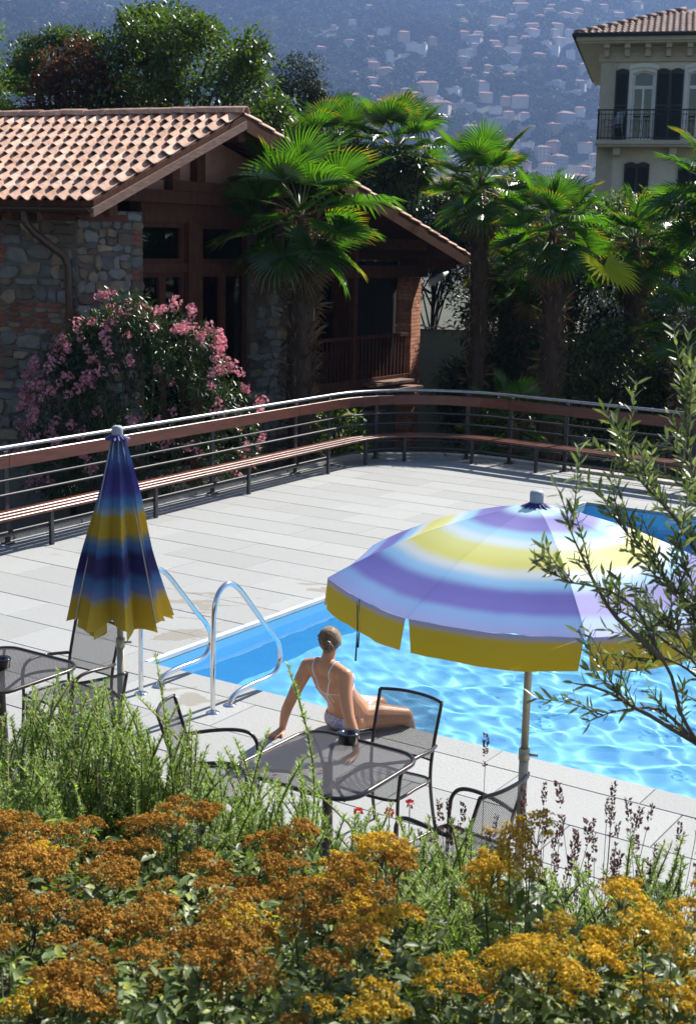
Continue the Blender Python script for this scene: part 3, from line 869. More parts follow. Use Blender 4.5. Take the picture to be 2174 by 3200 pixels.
ff = math_(nd, ln, 'MULTIPLY_ADD', fr.outputs[0], 1.2, .02)
mx = nd.new('ShaderNodeMixShader'); ln.new(ff, mx.inputs[0]); ln.new(tr.outputs[0], mx.inputs[1]); ln.new(gl.outputs[0], mx.inputs[2]); ln.new(mx.outputs[0], nd['Material Output'].inputs[0])

srng = random.Random(11)
def stone_piece(parent, f, a, b, z0, z1, m, nm='stone', proud=.03, rough=1.0):
    """one irregular block face a..b by z0..z1 on a wall frame f(s, out, z)"""
    w, h = b - a, z1 - z0
    ca, cz = (a + b) / 2, (z0 + z1) / 2; n = 8; ring = []
    for k in range(n):
        an = 2 * math.pi * (k + .5) / n
        sx, sz = math.cos(an), math.sin(an); q = max(abs(sx), abs(sz))
        if rough > .3:
            cr = k % 2; kx_, kz_ = ((1, 0), (1, 1), (0, 1), (-1, 1), (-1, 0), (-1, -1), (0, -1), (1, -1))[k]
            rr = (.88 if kx_ and kz_ else 1.05) - srng.uniform(0, .2)
            ring.append((kx_ * w / 2 * rr + srng.uniform(-.12, .12) * w, kz_ * h / 2 * rr + srng.uniform(-.12, .12) * h))
        else: ring.append((sx / q * w / 2 * .97, sz / q * h / 2 * .94))
    pr_ = proud * srng.uniform(.6, 1.3); O = f(ca, 0, cz)
    V = [f(ca + x, -.03, cz + z) - O for x, z in ring] + [f(ca + x * .97, pr_ * .6, cz + z * .97) - O for x, z in ring] + [f(ca + x * .75, pr_, cz + z * .82) - O for x, z in ring]
    F = [(i, (i + 1) % n, n + (i + 1) % n, n + i) for i in range(n)] + [(n + i, n + (i + 1) % n, 2 * n + (i + 1) % n, 2 * n + i) for i in range(n)] + [tuple(range(2 * n, 3 * n))]
    return link(nm, mesh(nm, V, F, m), parent, O - HO - parent.location)
def rubble(parent, f, s0, s1, z0, z1, brick_at=None, brick_edge=None, size=1.0):
    z = z0
    while z < z1 - .06:
        isb = brick_at and brick_at(z)
        h = .075 if isb else min(srng.uniform(.11, .27) * size, z1 - z)
        s = s0
        e = s1
        while s < e - .05:
            bb = isb or (brick_edge and brick_edge(s, z))
            w = srng.uniform(.2, .26) if bb else srng.uniform(.12, .40) * size
            if e - (s + w) < .09: w = e - s
            if bb and not isb:
                k = max(1, int(round(h / .075)))
                for q in range(k): stone_piece(parent, f, s, s + w, z + h * q / k, z + h * (q + 1) / k, brick_m, 'brick', .012, .25)
            else:
                if isb: stone_piece(parent, f, s, s + w, z, z + h, brick_m if srng.random() < .8 else stones[1], 'brick', .014, .25)
                elif h > .22 and srng.random() < .35:
                    hh = h * srng.uniform(.4, .6)
                    stone_piece(parent, f, s, s + w, z, z + hh, srng.choice(stones)); stone_piece(parent, f, s, s + w, z + hh, z + h, srng.choice(stones))
                else:
                    jz = srng.uniform(-.035, .035); stone_piece(parent, f, s - .01, s + w + .01, z + jz, z + h + jz, srng.choice(stones), proud=.04)
            s += w
        z += h
fs = lambda s, o, z: HC + rd * s + sout * o + Vector((0, 0, z))
# eave-side wall (s runs along rd to the left)
w1 = hpart(obox(MB(), lambda s, a, z: HC + rd * s - sout * a + Vector((0, 0, z)), .0, 9.0, 0, .4, ZB, 4.28), 'side_wall', [wmortar])
rubble(w1, fs, .02, 2.3, .6, 4.15, brick_at=lambda z: 2.25 < z < 2.75, brick_edge=lambda s, z: (s > 1.12 and z > 1.2))
mb = MB()
w2 = hpart(obox(MB(), lambda s, a, z: Hg(s, -a, z), .0, 1.36, .0, .45, ZB, 4.13), 'gable_pier', [wmortar])
rubble(w2, Hg, .01, 1.35, .2, 4.12, brick_edge=lambda s, z: s > 1.05 and (z * 1.7) % 1.0 < .5, size=.92)
w3 = hpart(obox(MB(), lambda s, a, z: Hg(s, -a, z), 3.93, 5.06, .0, .45, ZB, 4.3), 'gable_pier', [wmortar])
rubble(w3, Hg, 3.94, 5.05, -.6, 4.28, brick_at=lambda z: 2.9 < z < 3.3, size=.95)
# beams, timber frame and glazing
mb = MB(); obox(mb, Hg, -.1, 5.3, -.30, .10, 4.28, 4.47)
obox(mb, Hg, 2.5, 2.7, -.12, .09, 4.47, 5.42); obox(mb, Hg, 1.9, 3.3, -.1, .13, 4.472, 4.62)
hpart(mb, 'tie_beam', [wood_dk])
mb = MB(); obox(mb, Hg, 1.36, 3.93, -.26, -.02, 3.99, 4.28); hpart(mb, 'head_panel', [wood_dk])
hpart(obox(MB(), Hg, 2.36, 2.68, -.22, .05, -.3, 3.99), 'mullion', [wood_dk])
hpart(obox(MB(), Hg, 1.36, 2.36, -.22, .0, 3.24, 3.38), 'transom', [wood_dk]); hpart(obox(MB(), Hg, 2.68, 3.93, -.22, .0, 3.24, 3.38), 'transom', [wood_dk])
for s0, s1 in ((1.36, 2.36), (2.68, 3.93)):
    mid = (s0 + s1) / 2
    for a, b, z0, z1 in ((s0, s1, 3.38, 3.99), (s0, mid, .2, 3.24), (mid, s1, .2, 3.24)):
        mb = MB(); 
        obox(mb, Hg, a, a + .07, -.18, -.06, z0, z1); obox(mb, Hg, b - .07, b, -.18, -.06, z0, z1)
        obox(mb, Hg, a + .07, b - .07, -.18, -.06, z0, z0 + .07); obox(mb, Hg, a + .07, b - .07, -.18, -.06, z1 - .07, z1)
        fo = hpart(mb, 'window', [wood_dk])
        hpart(obox(MB(), Hg, a + .07, b - .07, -.125, -.115, z0 + .07, z1 - .07), 'pane', [glass_m], fo)
hpart(obox(MB(), Hg, 1.36, 3.93, -.25, .05, -.3, .2), 'window_sill_wall', [wmortar])
# pink gable field under the roof
poly = [(.55, 4.47), (5.06, 4.47)] + [(5.06, roof_z(5.06) - .22), (SP, ZP - .22), (.9, roof_z(.9) - .2)]
V = [Hg(s, -.05, z) for s, z in poly] + [Hg(s, -.25, z) for s, z in poly]; n = len(poly)
hpart(MB().add(V, [tuple(range(n))[::-1], tuple(range(n, 2 * n))] + [(i, (i + 1) % n, n + (i + 1) % n, n + i) for i in range(n)]), 'gable_plaster', [pinkpl])
# dim room behind the glass and the rest of the walls
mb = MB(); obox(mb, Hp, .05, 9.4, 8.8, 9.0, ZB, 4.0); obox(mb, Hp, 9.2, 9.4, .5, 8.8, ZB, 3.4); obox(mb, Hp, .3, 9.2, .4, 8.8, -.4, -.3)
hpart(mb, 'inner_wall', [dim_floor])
# veranda: recessed timber front, floor, railing
mb = MB(); obox(mb, Hg, 5.06, 9.2, -1.5, -1.35, 1.2, 4.6); hpart(mb, 'veranda_back_wall', [wood_dk])
for a in (5.5, 6.5, 7.5):
    mb = MB()
    for q0, q1, z0, z1 in ((a, a + .08, 1.25, 3.3), (a + .72, a + .8, 1.25, 3.3), (a + .08, a + .72, 3.22, 3.3), (a + .08, a + .72, 1.25, 1.6), (a + .08, a + .72, 2.4, 2.46)): obox(mb, Hg, q0, q1, -1.35, -1.27, z0, z1)
    fo = hpart(mb, 'door', [wood_dk]); hpart(obox(MB(), Hg, a + .08, a + .72, -1.345, -1.335, 1.6, 3.22), 'pane', [glass_m], fo)
hpart(obox(MB(), Hg, 5.06, 9.0, -1.5, .05, 1.05, 1.23), 'veranda_floor', [wood_dk])
hpart(obox(MB(), Hg, 5.06, 9.0, -1.4, -.25, ZB, 1.05), 'veranda_plinth', [wmortar])
hpart(obox(MB(), Hg, 5.06, 8.93, -.04, .04, 1.98, 2.04), 'handrail', [wood_dk])
for k in range(30):
    s = 5.15 + k * .127; hpart(obox(MB(), Hg, s, s + .03, -.015, .015, 1.23, 1.98), 'baluster', [wood_dk])
hpart(obox(MB(), Hg, 6.95, 7.07, -.06, .06, 1.23, 3.9), 'veranda_post', [wood_dk])
hpart(obox(MB(), Hg, 5.06, 9.5, -.14, .10, 3.12, 3.34), 'veranda_beam', [wood_dk])
for s_, o_, z_ in ((8.0, .25, 1.12), (8.25, .3, .98), (7.4, .35, .8), (6.9, .3, .64)):
    hpart(obox(MB(), Hg, s_ - .75, s_ + .6, o_ - .16, o_ + .16, z_, z_ + .05), 'plank', [wood_lit])
# brick pillar carrying the veranda corner
PC = Hg(9.05, .02, 0); pa = Vector((math.sin(R(20)), math.cos(R(20)), 0)); po = Vector((pa.y, -pa.x, 0))
def Pf(s, o, z): return PC + pa * s + po * o + Vector((0, 0, z))
pil = hpart(obox(MB(), Pf, .012, .608, -.288, -.012, ZB, 3.10), 'brick_pillar', [wmortar])
for k in range(62):
    z = -1.45 + k * .0735
    if z > 3.06: break
    for (a0, a1) in (((0, .2), (.208, .41), (.418, .62)) if k % 2 else ((0, .305), (.313, .62))):
        O = Pf((a0 + a1) / 2, -.15, z + .03); q = srng.uniform(-.004, .004)
        mb = MB(); obox(mb, lambda s, a, zz: Pf(s, a, zz) - O, a0, a1, -.30, q, z, z + .064)
        link('brick', mb.me('brick', [brick_p]), pil, O - HO)
# roof: two slopes, with tiles
def roof_pt(s, t, lift=0.0):
    """on the upper side of the roof; t along rd (verge at -0.75)"""
    sl = (ZP - ZA) / (SP - SA) if s < SP else (ZC - ZP) / (SB - SP)
    nn = Vector((0, 0, 1)) - gd * sl; nn.normalize()
    return HC + gd * s + rd * t + Vector((0, 0, roof_z(s))) + nn * lift
TV = -.75
mb = MB()
for s0, s1 in ((SA, SP), (SP, SB)):
    V = [roof_pt(s0 + (1e-4 if s0 == SP else 0), TV), roof_pt(s1 - (1e-4 if s1 == SP else 0), TV), roof_pt(s1 - (1e-4 if s1 == SP else 0), 9.2), roof_pt(s0 + (1e-4 if s0 == SP else 0), 9.2)]
    V = V + [v - Vector((0, 0, .08)) for v in V]
    mb.add(V, [(0, 1, 2, 3), (7, 6, 5, 4), (0, 4, 5, 1), (1, 5, 6, 2), (2, 6, 7, 3), (3, 7, 4, 0)])
roof = hpart(mb, 'roof', [wood_dk])
# a Roman tile: pan and roll in one piece, thin, slightly narrower at the top
def tile_mesh(m, seed):
    g = random.Random(seed); V = []; n = 9
    wdt, ln_ = .205, .44
    for lay, dz in ((0, .0), (1, -.014)):
        for y, tw, lift in ((0.0, 1.0, .032), (ln_, .94, .004)):
            for i in range(n + 1):
                f = i / n; x = (f - .5) * wdt * tw
                z = .050 * max(0, math.sin(math.pi * min(1, f / .62))) if f < .62 else -.016 * math.sin(math.pi * (f - .62) / .38)
                V.append((x, y, z + lift + dz + g.uniform(-.0015, .0015)))
    F = []; q = n + 1
    for i in range(n):
        F.append((i, i + 1, q + i + 1, q + i)); F.append((2 * q + i, 3 * q + i, 3 * q + i + 1, 2 * q + i + 1)); F.append((i, 2 * q + i, 2 * q + i + 1, i + 1))
    F += [(0, q, 3 * q, 2 * q), (n, 2 * q + n, 3 * q + n, q + n)]
    return mesh('roof_tile', V, F, m, False)
TM = [tile_mesh(tile_ms[k % 3], k) for k in range(6)]
def tile_frame(slope):
    s0 = SA if slope == 0 else SB
    up = (roof_pt(SP - .001, 0) - roof_pt(SA, 0)).normalized() if slope == 0 else (roof_pt(SP + .001, 0) - roof_pt(SB, 0)).normalized()
    x = (-rd if slope == 0 else rd); nn = x.cross(up).normalized(); x2 = up.cross(nn).normalized()
    return x, up, nn, Matrix((x, up, nn)).transposed()
def put_tiles(slope, t_from, t_to, as_objects, rows=None):
    x, up, nn, Mx = tile_frame(slope); wdt = .19
    s0 = SA if slope == 0 else SB
    length = (roof_pt(SP - .001 if slope == 0 else SP + .001, 0) - roof_pt(s0, 0)).length
    nr = int(length / .345); ex = length / nr
    joined = []
    t = t_from; c_ = 0
    while t < t_to:
        for r_ in range(nr):
            base = roof_pt(s0, t) + up * (r_ * ex - .06 + srng.uniform(-.008, .008)) + nn * .012
            jit = Matrix.Rotation(srng.uniform(-.02, .02), 3, 'Z')
            if as_objects:
                o = link('roof_tile', TM[srng.choice((0, 1, 2, 3, 4, 5))], roof, base - HO); o.rotation_euler = (Mx @ jit).to_euler()
            else:
                me = TM[0]; joined.append(([Mx @ jit @ v.co + base - HO for v in me.vertices], [tuple(p_.vertices) for p_ in me.polygons]))
        t += wdt; c_ += 1
    if joined:
        mb = MB()
        for v, f in joined: mb.add(v, f)
        tag(mb.build('roof_tiles', [tile_ms[0]], roof), kind='stuff')
put_tiles(0, TV + .09, TV + .09 + .19 * 24, True)
put_tiles(0, TV + .09 + .19 * 24 + .02, 7.6, False)
put_tiles(1, TV + .09, TV + .09 + .19 * 4, False)
for k in range(15):    # ridge tiles
    V = []; n = 8; L_ = .46
    for y, rr in ((0, .125), (L_, .105)):
        for lay in (0, .016):
            for i in range(n + 1):
                a = math.pi * i / n; V.append((math.cos(a) * (rr - lay), y, math.sin(a) * (rr - lay) * .85))
    q = n + 1; F = []
    for i in range(n): F += [(i, i + 1, 2 * q + i + 1, 2 * q + i), (q + i, 3 * q + i, 3 * q + i + 1, q + i + 1), (i, q + i, q + i + 1, i + 1)]
    o = link('ridge_tile', mesh('ridge_tile', V, F, tile_ms[2]), roof)
    o.location = HC + gd * SP + rd * (TV - .02 + k * .40) + Vector((0, 0, ZP + .03)) - HO
    yv = rd; zv = Vector((0, 0, 1)); xv = yv.cross(zv); o.rotation_euler = (Matrix((xv, yv, zv)).transposed() @ Matrix.Rotation(.03 * srng.uniform(-1, 1) + .02, 3, 'X')).to_euler()
# bargeboards along the verge
def board(sa, sb, z_off, hgt, t0, t1, m, nm):
    V = []
    for s in (sa, sb):
        for t in (t0, t1):
            for dz in (z_off - hgt, z_off): V.append(HC + gd * s + rd * t + Vector((0, 0, roof_z(s) + dz)))
    hpart(MB().add(V, [(0, 1, 3, 2), (4, 6, 7, 5), (0, 4, 5, 1), (2, 3, 7, 6), (0, 2, 6, 4), (1, 5, 7, 3)]), nm, [m])
board(SA - .04, SP, -.085, .12, TV - .03, TV + .02, wood_lit, 'bargeboard')
board(SP, SB, -.085, .16, TV - .03, TV + .02, wood_dk, 'bargeboard')
for s_ in (-.1, 1.2, 2.7, 4.4, 6.2, 8.2, 9.4):
    V0_ = roof_z(s_) - .33
    mb = MB(); obox(mb, Hp, s_ - .08, s_ + .08, TV + .06, .4, V0_ - .06, V0_ + .14); hpart(mb, 'purlin', [wood_dk])
# rafter tails under the eave
for k in range(9):
    t = -.6 + k * .6; mb = MB(); obox(mb, Hp, SA + .05, .3, t, t + .1, ZA - .27, ZA - .17); hpart(mb, 'rafter_tail', [wood_dk])
# gutter and downpipe
pr = [( .065 * math.cos(a), .065 * math.sin(a)) for a in np.linspace(math.pi, 2 * math.pi, 8)] + [(.055 * math.cos(a), .055 * math.sin(a)) for a in np.linspace(2 * math.pi, math.pi, 8)]
V = []; 
for t in (TV - .02, 9.0):
    for a, z in pr: V.append(HC + gd * (SA - .075) + sout * 0 + gd * a + rd * t + Vector((0, 0, ZA - .10 + z)))
k = len(pr); F = [(j, (j + 1) % k, k + (j + 1) % k, k + j) for j in range(k)] + [tuple(range(k)), tuple(range(2 * k - 1, k - 1, -1))]
hpart(MB().add(V, F), 'gutter', [copper])
pts = [fs(.42, .62, 4.08), fs(.42, .60, 3.93), fs(.36, .5, 3.8), fs(.10, .16, 3.48), fs(.06, .11, 3.32), fs(.06, .11, 1.0), fs(.06, .11, ZB)]
hpart(MB().tube(pts, .055, 10), 'downpipe', [copper], smooth=True)
# white wall lamp at the right end of the veranda eave
hpart(MB().tube([Hg(9.55, .12, 2.98), Hg(9.75, .22, 3.12), Hg(9.95, .30, 3.22)], [.05, .075, .02], 10), 'eave_spout', [white_lip], smooth=True)
hpart(MB().tube([Hg(9.98, .78, 3.38), Hg(10.02, .8, 3.2)], .03, 8).tube([Hg(9.9, .78, 3.40), Hg(10.1, .78, 3.40)], .02, 6), 'gutter_bracket', [white_lip], smooth=True)

# the house stands a few metres behind the railing, with room for the oleander in front
house.scale = (1.15, 1.15, 1.15); house.location = (HC.x * 1.15, HC.y * 1.15, -.555)

# ================================================================== PALE VILLA (right)
vd = Vector((math.cos(R(13)), -math.sin(R(13)), 0)); vi = Vector((math.sin(R(13)), math.cos(R(13)), 0))
VO = Vector((7.62, 43.0, 0))
def Vf(s, d_, z): return VO + vd * s + vi * d_ + Vector((0, 0, z))
villa = empty('villa', VO, 0, 'pale beige villa with black shutters, balcony and hipped tiled roof', 'building')
def vpart(mb, name, mats, parent=None, smooth=False):
    mb.v = [tuple(Vector(v) - VO) for v in mb.v]; return mb.build(name, mats, parent or villa, smooth)
vwall = M('beige_render', (.66, .62, .52), .9, var=.12, scale=1.5, bmp=.15)
vtrim = M('cream_trim', (.46, .42, .33), .85, var=.12, scale=3)
vwhite = M('white_window_paint', (.72, .72, .70), .5, var=.06)
vblack = M('black_green_shutter', (.012, .016, .014), .55, var=.2)
iron = M('wrought_iron', (.015, .015, .016), .5, metal=.4)
mb = MB()
sb = [0, .96, 1.63, 2.62, 3.29, 4.28, 4.95, 9.0]; zb = [-3.0, 7.09, 9.22, 10.0]
for a in range(len(sb) - 1):
    for b_ in range(3):
        if b_ == 1 and a in (1, 3, 5): continue
        obox(mb, Vf, sb[a], sb[a + 1], 0, .4, zb[b_], zb[b_ + 1])
obox(mb, Vf, 0, .4, .4, 10, -3, 10); obox(mb, Vf, .4, 9, 9.6, 10, -3, 10); obox(mb, Vf, 8.6, 9, .4, 9.6, -3, 10); obox(mb, Vf, .4, 8.6, .4, 9.6, 6.8, 6.9)
vw = vpart(mb, 'wall', [vwall])
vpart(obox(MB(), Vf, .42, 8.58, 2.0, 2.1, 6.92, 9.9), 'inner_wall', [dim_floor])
vpart(obox(MB(), Vf, -.03, .47, -.05, -.001, -3, 9.45), 'corner_pilaster', [vtrim])
mb = MB(); obox(mb, Vf, -.10, 9, -.12, -.002, 9.45, 9.72); obox(mb, Vf, -.78, 9.6, -.80, .02, 9.98, 10.14); obox(mb, Vf, -.70, 9.6, -.72, .02, 9.92, 9.979); obox(mb, Vf, -.78, -.01, .02, 10.6, 9.98, 10.14)
vpart(mb, 'cornice', [vtrim])
for k in range(12):
    s = .05 + k * .62; mb = MB(); obox(mb, Vf, s, s + .17, -.62, -.12, 9.80, 9.92); obox(mb, Vf, s + .01, s + .16, -.34, -.12, 9.58, 9.80); vpart(mb, 'bracket', [vtrim])
def vwin(s0):
    s1 = s0 + .67
    mb = MB(); fr_ = .07
    obox(mb, Vf, s0, s0 + fr_, .14, .24, 7.09, 9.10); obox(mb, Vf, s1 - fr_, s1, .14, .24, 7.09, 9.10)
    obox(mb, Vf, s0 + fr_, s1 - fr_, .14, .24, 8.66, 8.76); obox(mb, Vf, s0 + fr_, s1 - fr_, .14, .24, 7.09, 7.19)
    obox(mb, Vf, s0 + .305, s0 + .365, .14, .24, 7.19, 8.66)
    # segmental arched head
    n = 8
    for i in range(n):
        f0, f1 = i / n, (i + 1) / n; a0_, a1_ = s0 + f0 * .67, s0 + f1 * .67
        zz = 9.10 + .10 * math.sin(math.pi * (f0 + f1) / 2); obox(mb, Vf, a0_, a1_, .13, .25, zz - .06, zz); obox(mb, Vf, a0_, a1_, .002, .13, zz, 9.22)
    w = vpart(mb, 'window', [vwhite])
    vpart(obox(MB(), Vf, s0 + .05, s0 + .62, .185, .19, 8.76, 9.14), 'pane', [glass_m], w)
    vpart(obox(MB(), Vf, s0 + fr_, s0 + .305, .185, .19, 7.19, 8.66), 'pane', [glass_m], w); vpart(obox(MB(), Vf, s0 + .365, s1 - fr_, .185, .19, 7.19, 8.66), 'pane', [glass_m], w)
    mb = MB(); obox(mb, Vf, s0 - .12, s0 - .0, -.035, -.001, 7.09, 9.22); obox(mb, Vf, s1, s1 + .12, -.035, -.001, 7.09, 9.22); 
    for i in range(n):
        f0, f1 = i / n, (i + 1) / n; zz = 9.20 + .08 * math.sin(math.pi * (f0 + f1) / 2); obox(mb, Vf, s0 - .12 + f0 * .91, s0 - .12 + f1 * .91, -.035, -.001, zz + .02, zz + .14)
    vpart(mb, 'window_surround', [vwhite])
def vshutter(s0, z0, z1, w=.40):
    mb = MB(); obox(mb, Vf, s0, s0 + .05, -.095, -.045, z0, z1); obox(mb, Vf, s0 + w - .05, s0 + w, -.095, -.045, z0, z1)
    n = 6
    for i in range(n):
        f = (i + .5) / n; obox(mb, Vf, s0 + w * i / n, s0 + w * (i + 1) / n, -.095, -.045, z1 - .02, z1 + .07 * math.sin(math.pi * f))
    for z in (z0, (z0 + z1) / 2 - .04, z1 - .10): obox(mb, Vf, s0 + .05, s0 + w - .05, -.095, -.045, z, z + .08)
    k = int((z1 - z0) / .07)
    for i in range(k):
        z = z0 + .08 + i * (z1 - z0 - .16) / k
        V = [Vf(s0 + .05, -.088, z), Vf(s0 + w - .05, -.088, z), Vf(s0 + w - .05, -.055, z + .06), Vf(s0 + .05, -.055, z + .06)]
        mb.add(V + [v + Vector((0, 0, .008)) for v in V], [(0, 1, 2, 3), (7, 6, 5, 4), (0, 4, 5, 1), (1, 5, 6, 2), (2, 6, 7, 3), (3, 7, 4, 0)])
    vpart(mb, 'shutter', [vblack])
for s0 in (.96, 2.62, 4.28): vwin(s0); vshutter(s0 - .52, 7.12, 9.18); vshutter(s0 + .72, 7.12, 9.18)
for s0 in (.86, 2.5): vshutter(s0, 4.3, 6.38, .38); vshutter(s0 + .385, 4.3, 6.38, .38)
mb = MB(); obox(mb, Vf, -.05, 9, -.95, -.002, 6.93, 7.05); obox(mb, Vf, .0, 9, -.88, -.002, 6.86, 6.929); vpart(mb, 'balcony_slab', [vtrim])
for s in (.5, 2.2, 4.0): mb = MB(); obox(mb, Vf, s, s + .22, -.7, -.002, 6.62, 6.86); vpart(mb, 'balcony_bracket', [vtrim])
mb = MB(); obox(mb, Vf, -.02, 9, -.92, -.88, 7.92, 7.96); obox(mb, Vf, -.02, 9, -.91, -.89, 7.10, 7.13); obox(mb, Vf, -.02, 9, -.91, -.89, 7.80, 7.82); obox(mb, Vf, -.02, .02, -.92, .0, 7.92, 7.96); obox(mb, Vf, -.01, .01, -.9, 0, 7.10, 7.13)
vpart(mb, 'balcony_rail', [iron])
def scroll(c_, r_, ax):
    return [c_ + ax * (r_ * math.cos(a)) + Vector((0, 0, r_ * math.sin(a))) for a in np.linspace(0, 2 * math.pi, 9)]
for k in range(44):
    s = .0 + k * .11; mb = MB(); mb.tube([Vf(s, -.9, 7.05), Vf(s, -.9, 7.92)], .008, 5)
    if k % 2: mb.tube(scroll(Vf(s + .055, -.9, 7.32), .04, vd), .006, 4); mb.tube(scroll(Vf(s + .055, -.9, 7.58), .05, vd), .006, 4)
    vpart(mb, 'baluster', [iron])
for k in range(1, 8):
    mb = MB(); mb.tube([Vf(0, -.9 + k * .112, 7.05), Vf(0, -.9 + k * .112, 7.92)], .008, 5); vpart(mb, 'baluster', [iron])
# hipped roof with tiles
vtile_m = M('brown_villa_tile', (.17, .10, .085), .85, var=.25, scale=6, ovar=.2); VTM = [tile_mesh(vtile_m, 30 + k) for k in range(3)]
PT = math.tan(R(20)); e0, e1, d0, d1, ez = -.80, 9.8, -.82, 10.6, 10.16
hm = (d1 - d0) / 2
V = [Vf(e0, d0, ez), Vf(e1, d0, ez), Vf(e1, d1, ez), Vf(e0, d1, ez), Vf(e0 + hm, d0 + hm, ez + hm * PT), Vf(e1 - .5, d0 + hm, ez + hm * PT)]
vr = vpart(MB().add(V, [(0, 1, 5, 4), (1, 2, 5), (2, 3, 4, 5), (3, 0, 4), (3, 2, 1, 0)]), 'roof', [vtile_m])
up = (vi + Vector((0, 0, PT))).normalized(); nn = vd.cross(up).normalized(); Mx = Matrix((vd, up, nn)).transposed()
for r_ in range(9):
    for c_ in range(24):
        s = e0 + .12 + c_ * .19; y = r_ * .34 - .05
        if s - e0 < y * up.dot(vi) + .02 or s > 3.9: continue
        o = link('roof_tile', VTM[srng.randrange(3)], vr, Vf(s, d0, ez) + up * y + nn * .01 - VO); o.rotation_euler = (Mx @ Matrix.Rotation(srng.uniform(-.02, .02), 3, 'Z')).to_euler()
hipd = (Vf(e0 + hm, d0 + hm, ez + hm * PT) - Vf(e0, d0, ez)).normalized()
for k in range(11):
    a = Vf(e0, d0, ez + .04) + hipd * (k * .42); vpart(MB().tube([a, a + hipd * .47], [.10, .085], 8), 'hip_tile', [vtile_m], vr, True)
mb = MB().tube([Vf(e0 - .06, d0 - .07, ez - .01), Vf(e1, d0 - .07, ez - .01)], .06, 8).tube([Vf(e0 - .06, d0 - .07, ez - .01), Vf(e0 - .06, d1, ez - .01)], .06, 8); vpart(mb, 'gutter', [vblack], None, True)
bc = empty('balcony_chair', Vf(.42, -.45, 7.052), R(-13) + 2.2, 'pale metal chair on the villa balcony', 'chair')
for nm, me, _ in CH:
    c_ = link(nm, me.copy(), bc); c_.data.materials.clear(); c_.data.materials.append(galv)

# ---- plastered garden wall behind the palms
gw_m = M('weathered_green_plaster', (.27, .28, .19), .9, var=.2, scale=1.0)
gw = empty('garden_wall', (5.5, 34.5, -2.0), R(-4), 'weathered greenish plaster wall with tile coping behind the palm trunks', 'wall')
MB().box((0, 0, 1.8), (13, .3, 3.6)).build('wall', [gw_m], gw)
for k in range(34):
    link('coping_tile', TM[k % 6], gw, (-6.2 + k * .37, -.22, 3.62), (0.1, 0, 0), (1.75, 1, 1))
# ================================================================== PALMS
palm_leaf = leafM('palm_leaf', (.024, .068, .010), (.060, .135, .018), .40, .27, .7, (2.3, 2.6, .5))
palm_yel = leafM('palm_leaf_yellow_backlit', (.50, .53, .012), (.60, .60, .015), .6, .4, .4, (1.5, 1.7, .2))  # yellow leaf, colour raised to paint in its backlit glow
palm_tip = leafM('palm_leaf_tip', (.10, .12, .012), (.20, .17, .02), .45, .4, .5, (1.9, 1.9, .4))
petiole_m = M('palm_petiole', (.09, .12, .03), .45, var=.2)
fibre = M('palm_trunk_fibre', (.075, .045, .027), .95, var=.5, scale=9, bmp=.6, bscale=25, stretch=(1, 1, .3))
fibre_l = leafM('palm_trunk_hair', (.07, .04, .024), (.26, .17, .10), .15, .7, .3)
def frond_mesh(seed, spread=150, nseg=38, LP=.72, LF=.62, cup=.25, droop=.35, yellow=False):
    g = random.Random(seed); V = []; F = []; mi = []
    for k in range(nseg):
        f = k / (nseg - 1) * 2 - 1; a = R(spread * f); ln_ = LF * (1 - .28 * abs(f) ** 2.2) * g.uniform(.93, 1.05)
        d = Vector((math.cos(a), math.sin(a), 0)); sd = Vector((-d.y, d.x, 0))
        hw = LF * math.tan(R(spread / nseg)) * .5
        b = len(V); twist = g.uniform(-.3, .3); drp = droop * g.uniform(.5, 1.5)
        st = ((.03, .16), (.42, 1.0), (.74, .85), (1.0, .07))
        for q, (t, w) in enumerate(st):
            c = Vector((LP, 0, 0)) + d * (ln_ * t) + Vector((0, 0, cup * ln_ * t * (abs(f) * .9) + .05 * t - drp * ln_ * max(0, t - .45) ** 2))
            ww = max(.0015, (hw * min(1, t / .38 + .1) if t <= .38 else hw * w))
            tw = twist * max(0, t - .4)
            fold = ww * .75
            V += [c + sd * ww + Vector((0, 0, fold + tw * ww)), c, c - sd * ww + Vector((0, 0, fold - tw * ww))]
        for q in range(3):
            i = b + q * 3
            F += [(i, i + 3, i + 4, i + 1), (i + 1, i + 4, i + 5, i + 2)]; mi += [(3 if q == 2 and seed % 3 == 0 else 0)] * 2
    n0 = len(V)
    pv, pf = tube([(0, 0, -.02), (LP * .5, 0, .03), (LP + .02, 0, 0.0)], [.016, .011, .008], 5)
    V += pv; F += [tuple(i + n0 for i in f) for f in pf]; mi += [1] * len(pf)
    return mesh('frond', V, F, [palm_leaf if not yellow else palm_yel, petiole_m, fibre, palm_tip], False, mi)
FR = [frond_mesh(k, spread=(150, 128, 165, 140)[k % 4], cup=(.25, .4, .15, .3)[k % 4], droop=(.3, .6, .9, .45)[k % 4]) for k in range(6)]
frond_dead = leafM('dead_palm_leaf', (.10, .065, .03), (.24, .17, .08), .2, .7, .2)
FRD = frond_mesh(17, 95, 26, .6, .6, .1, 1.0); FRD.materials[0] = frond_dead; FRD.materials[3] = frond_dead
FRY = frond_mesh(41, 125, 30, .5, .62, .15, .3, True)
TRK = {}
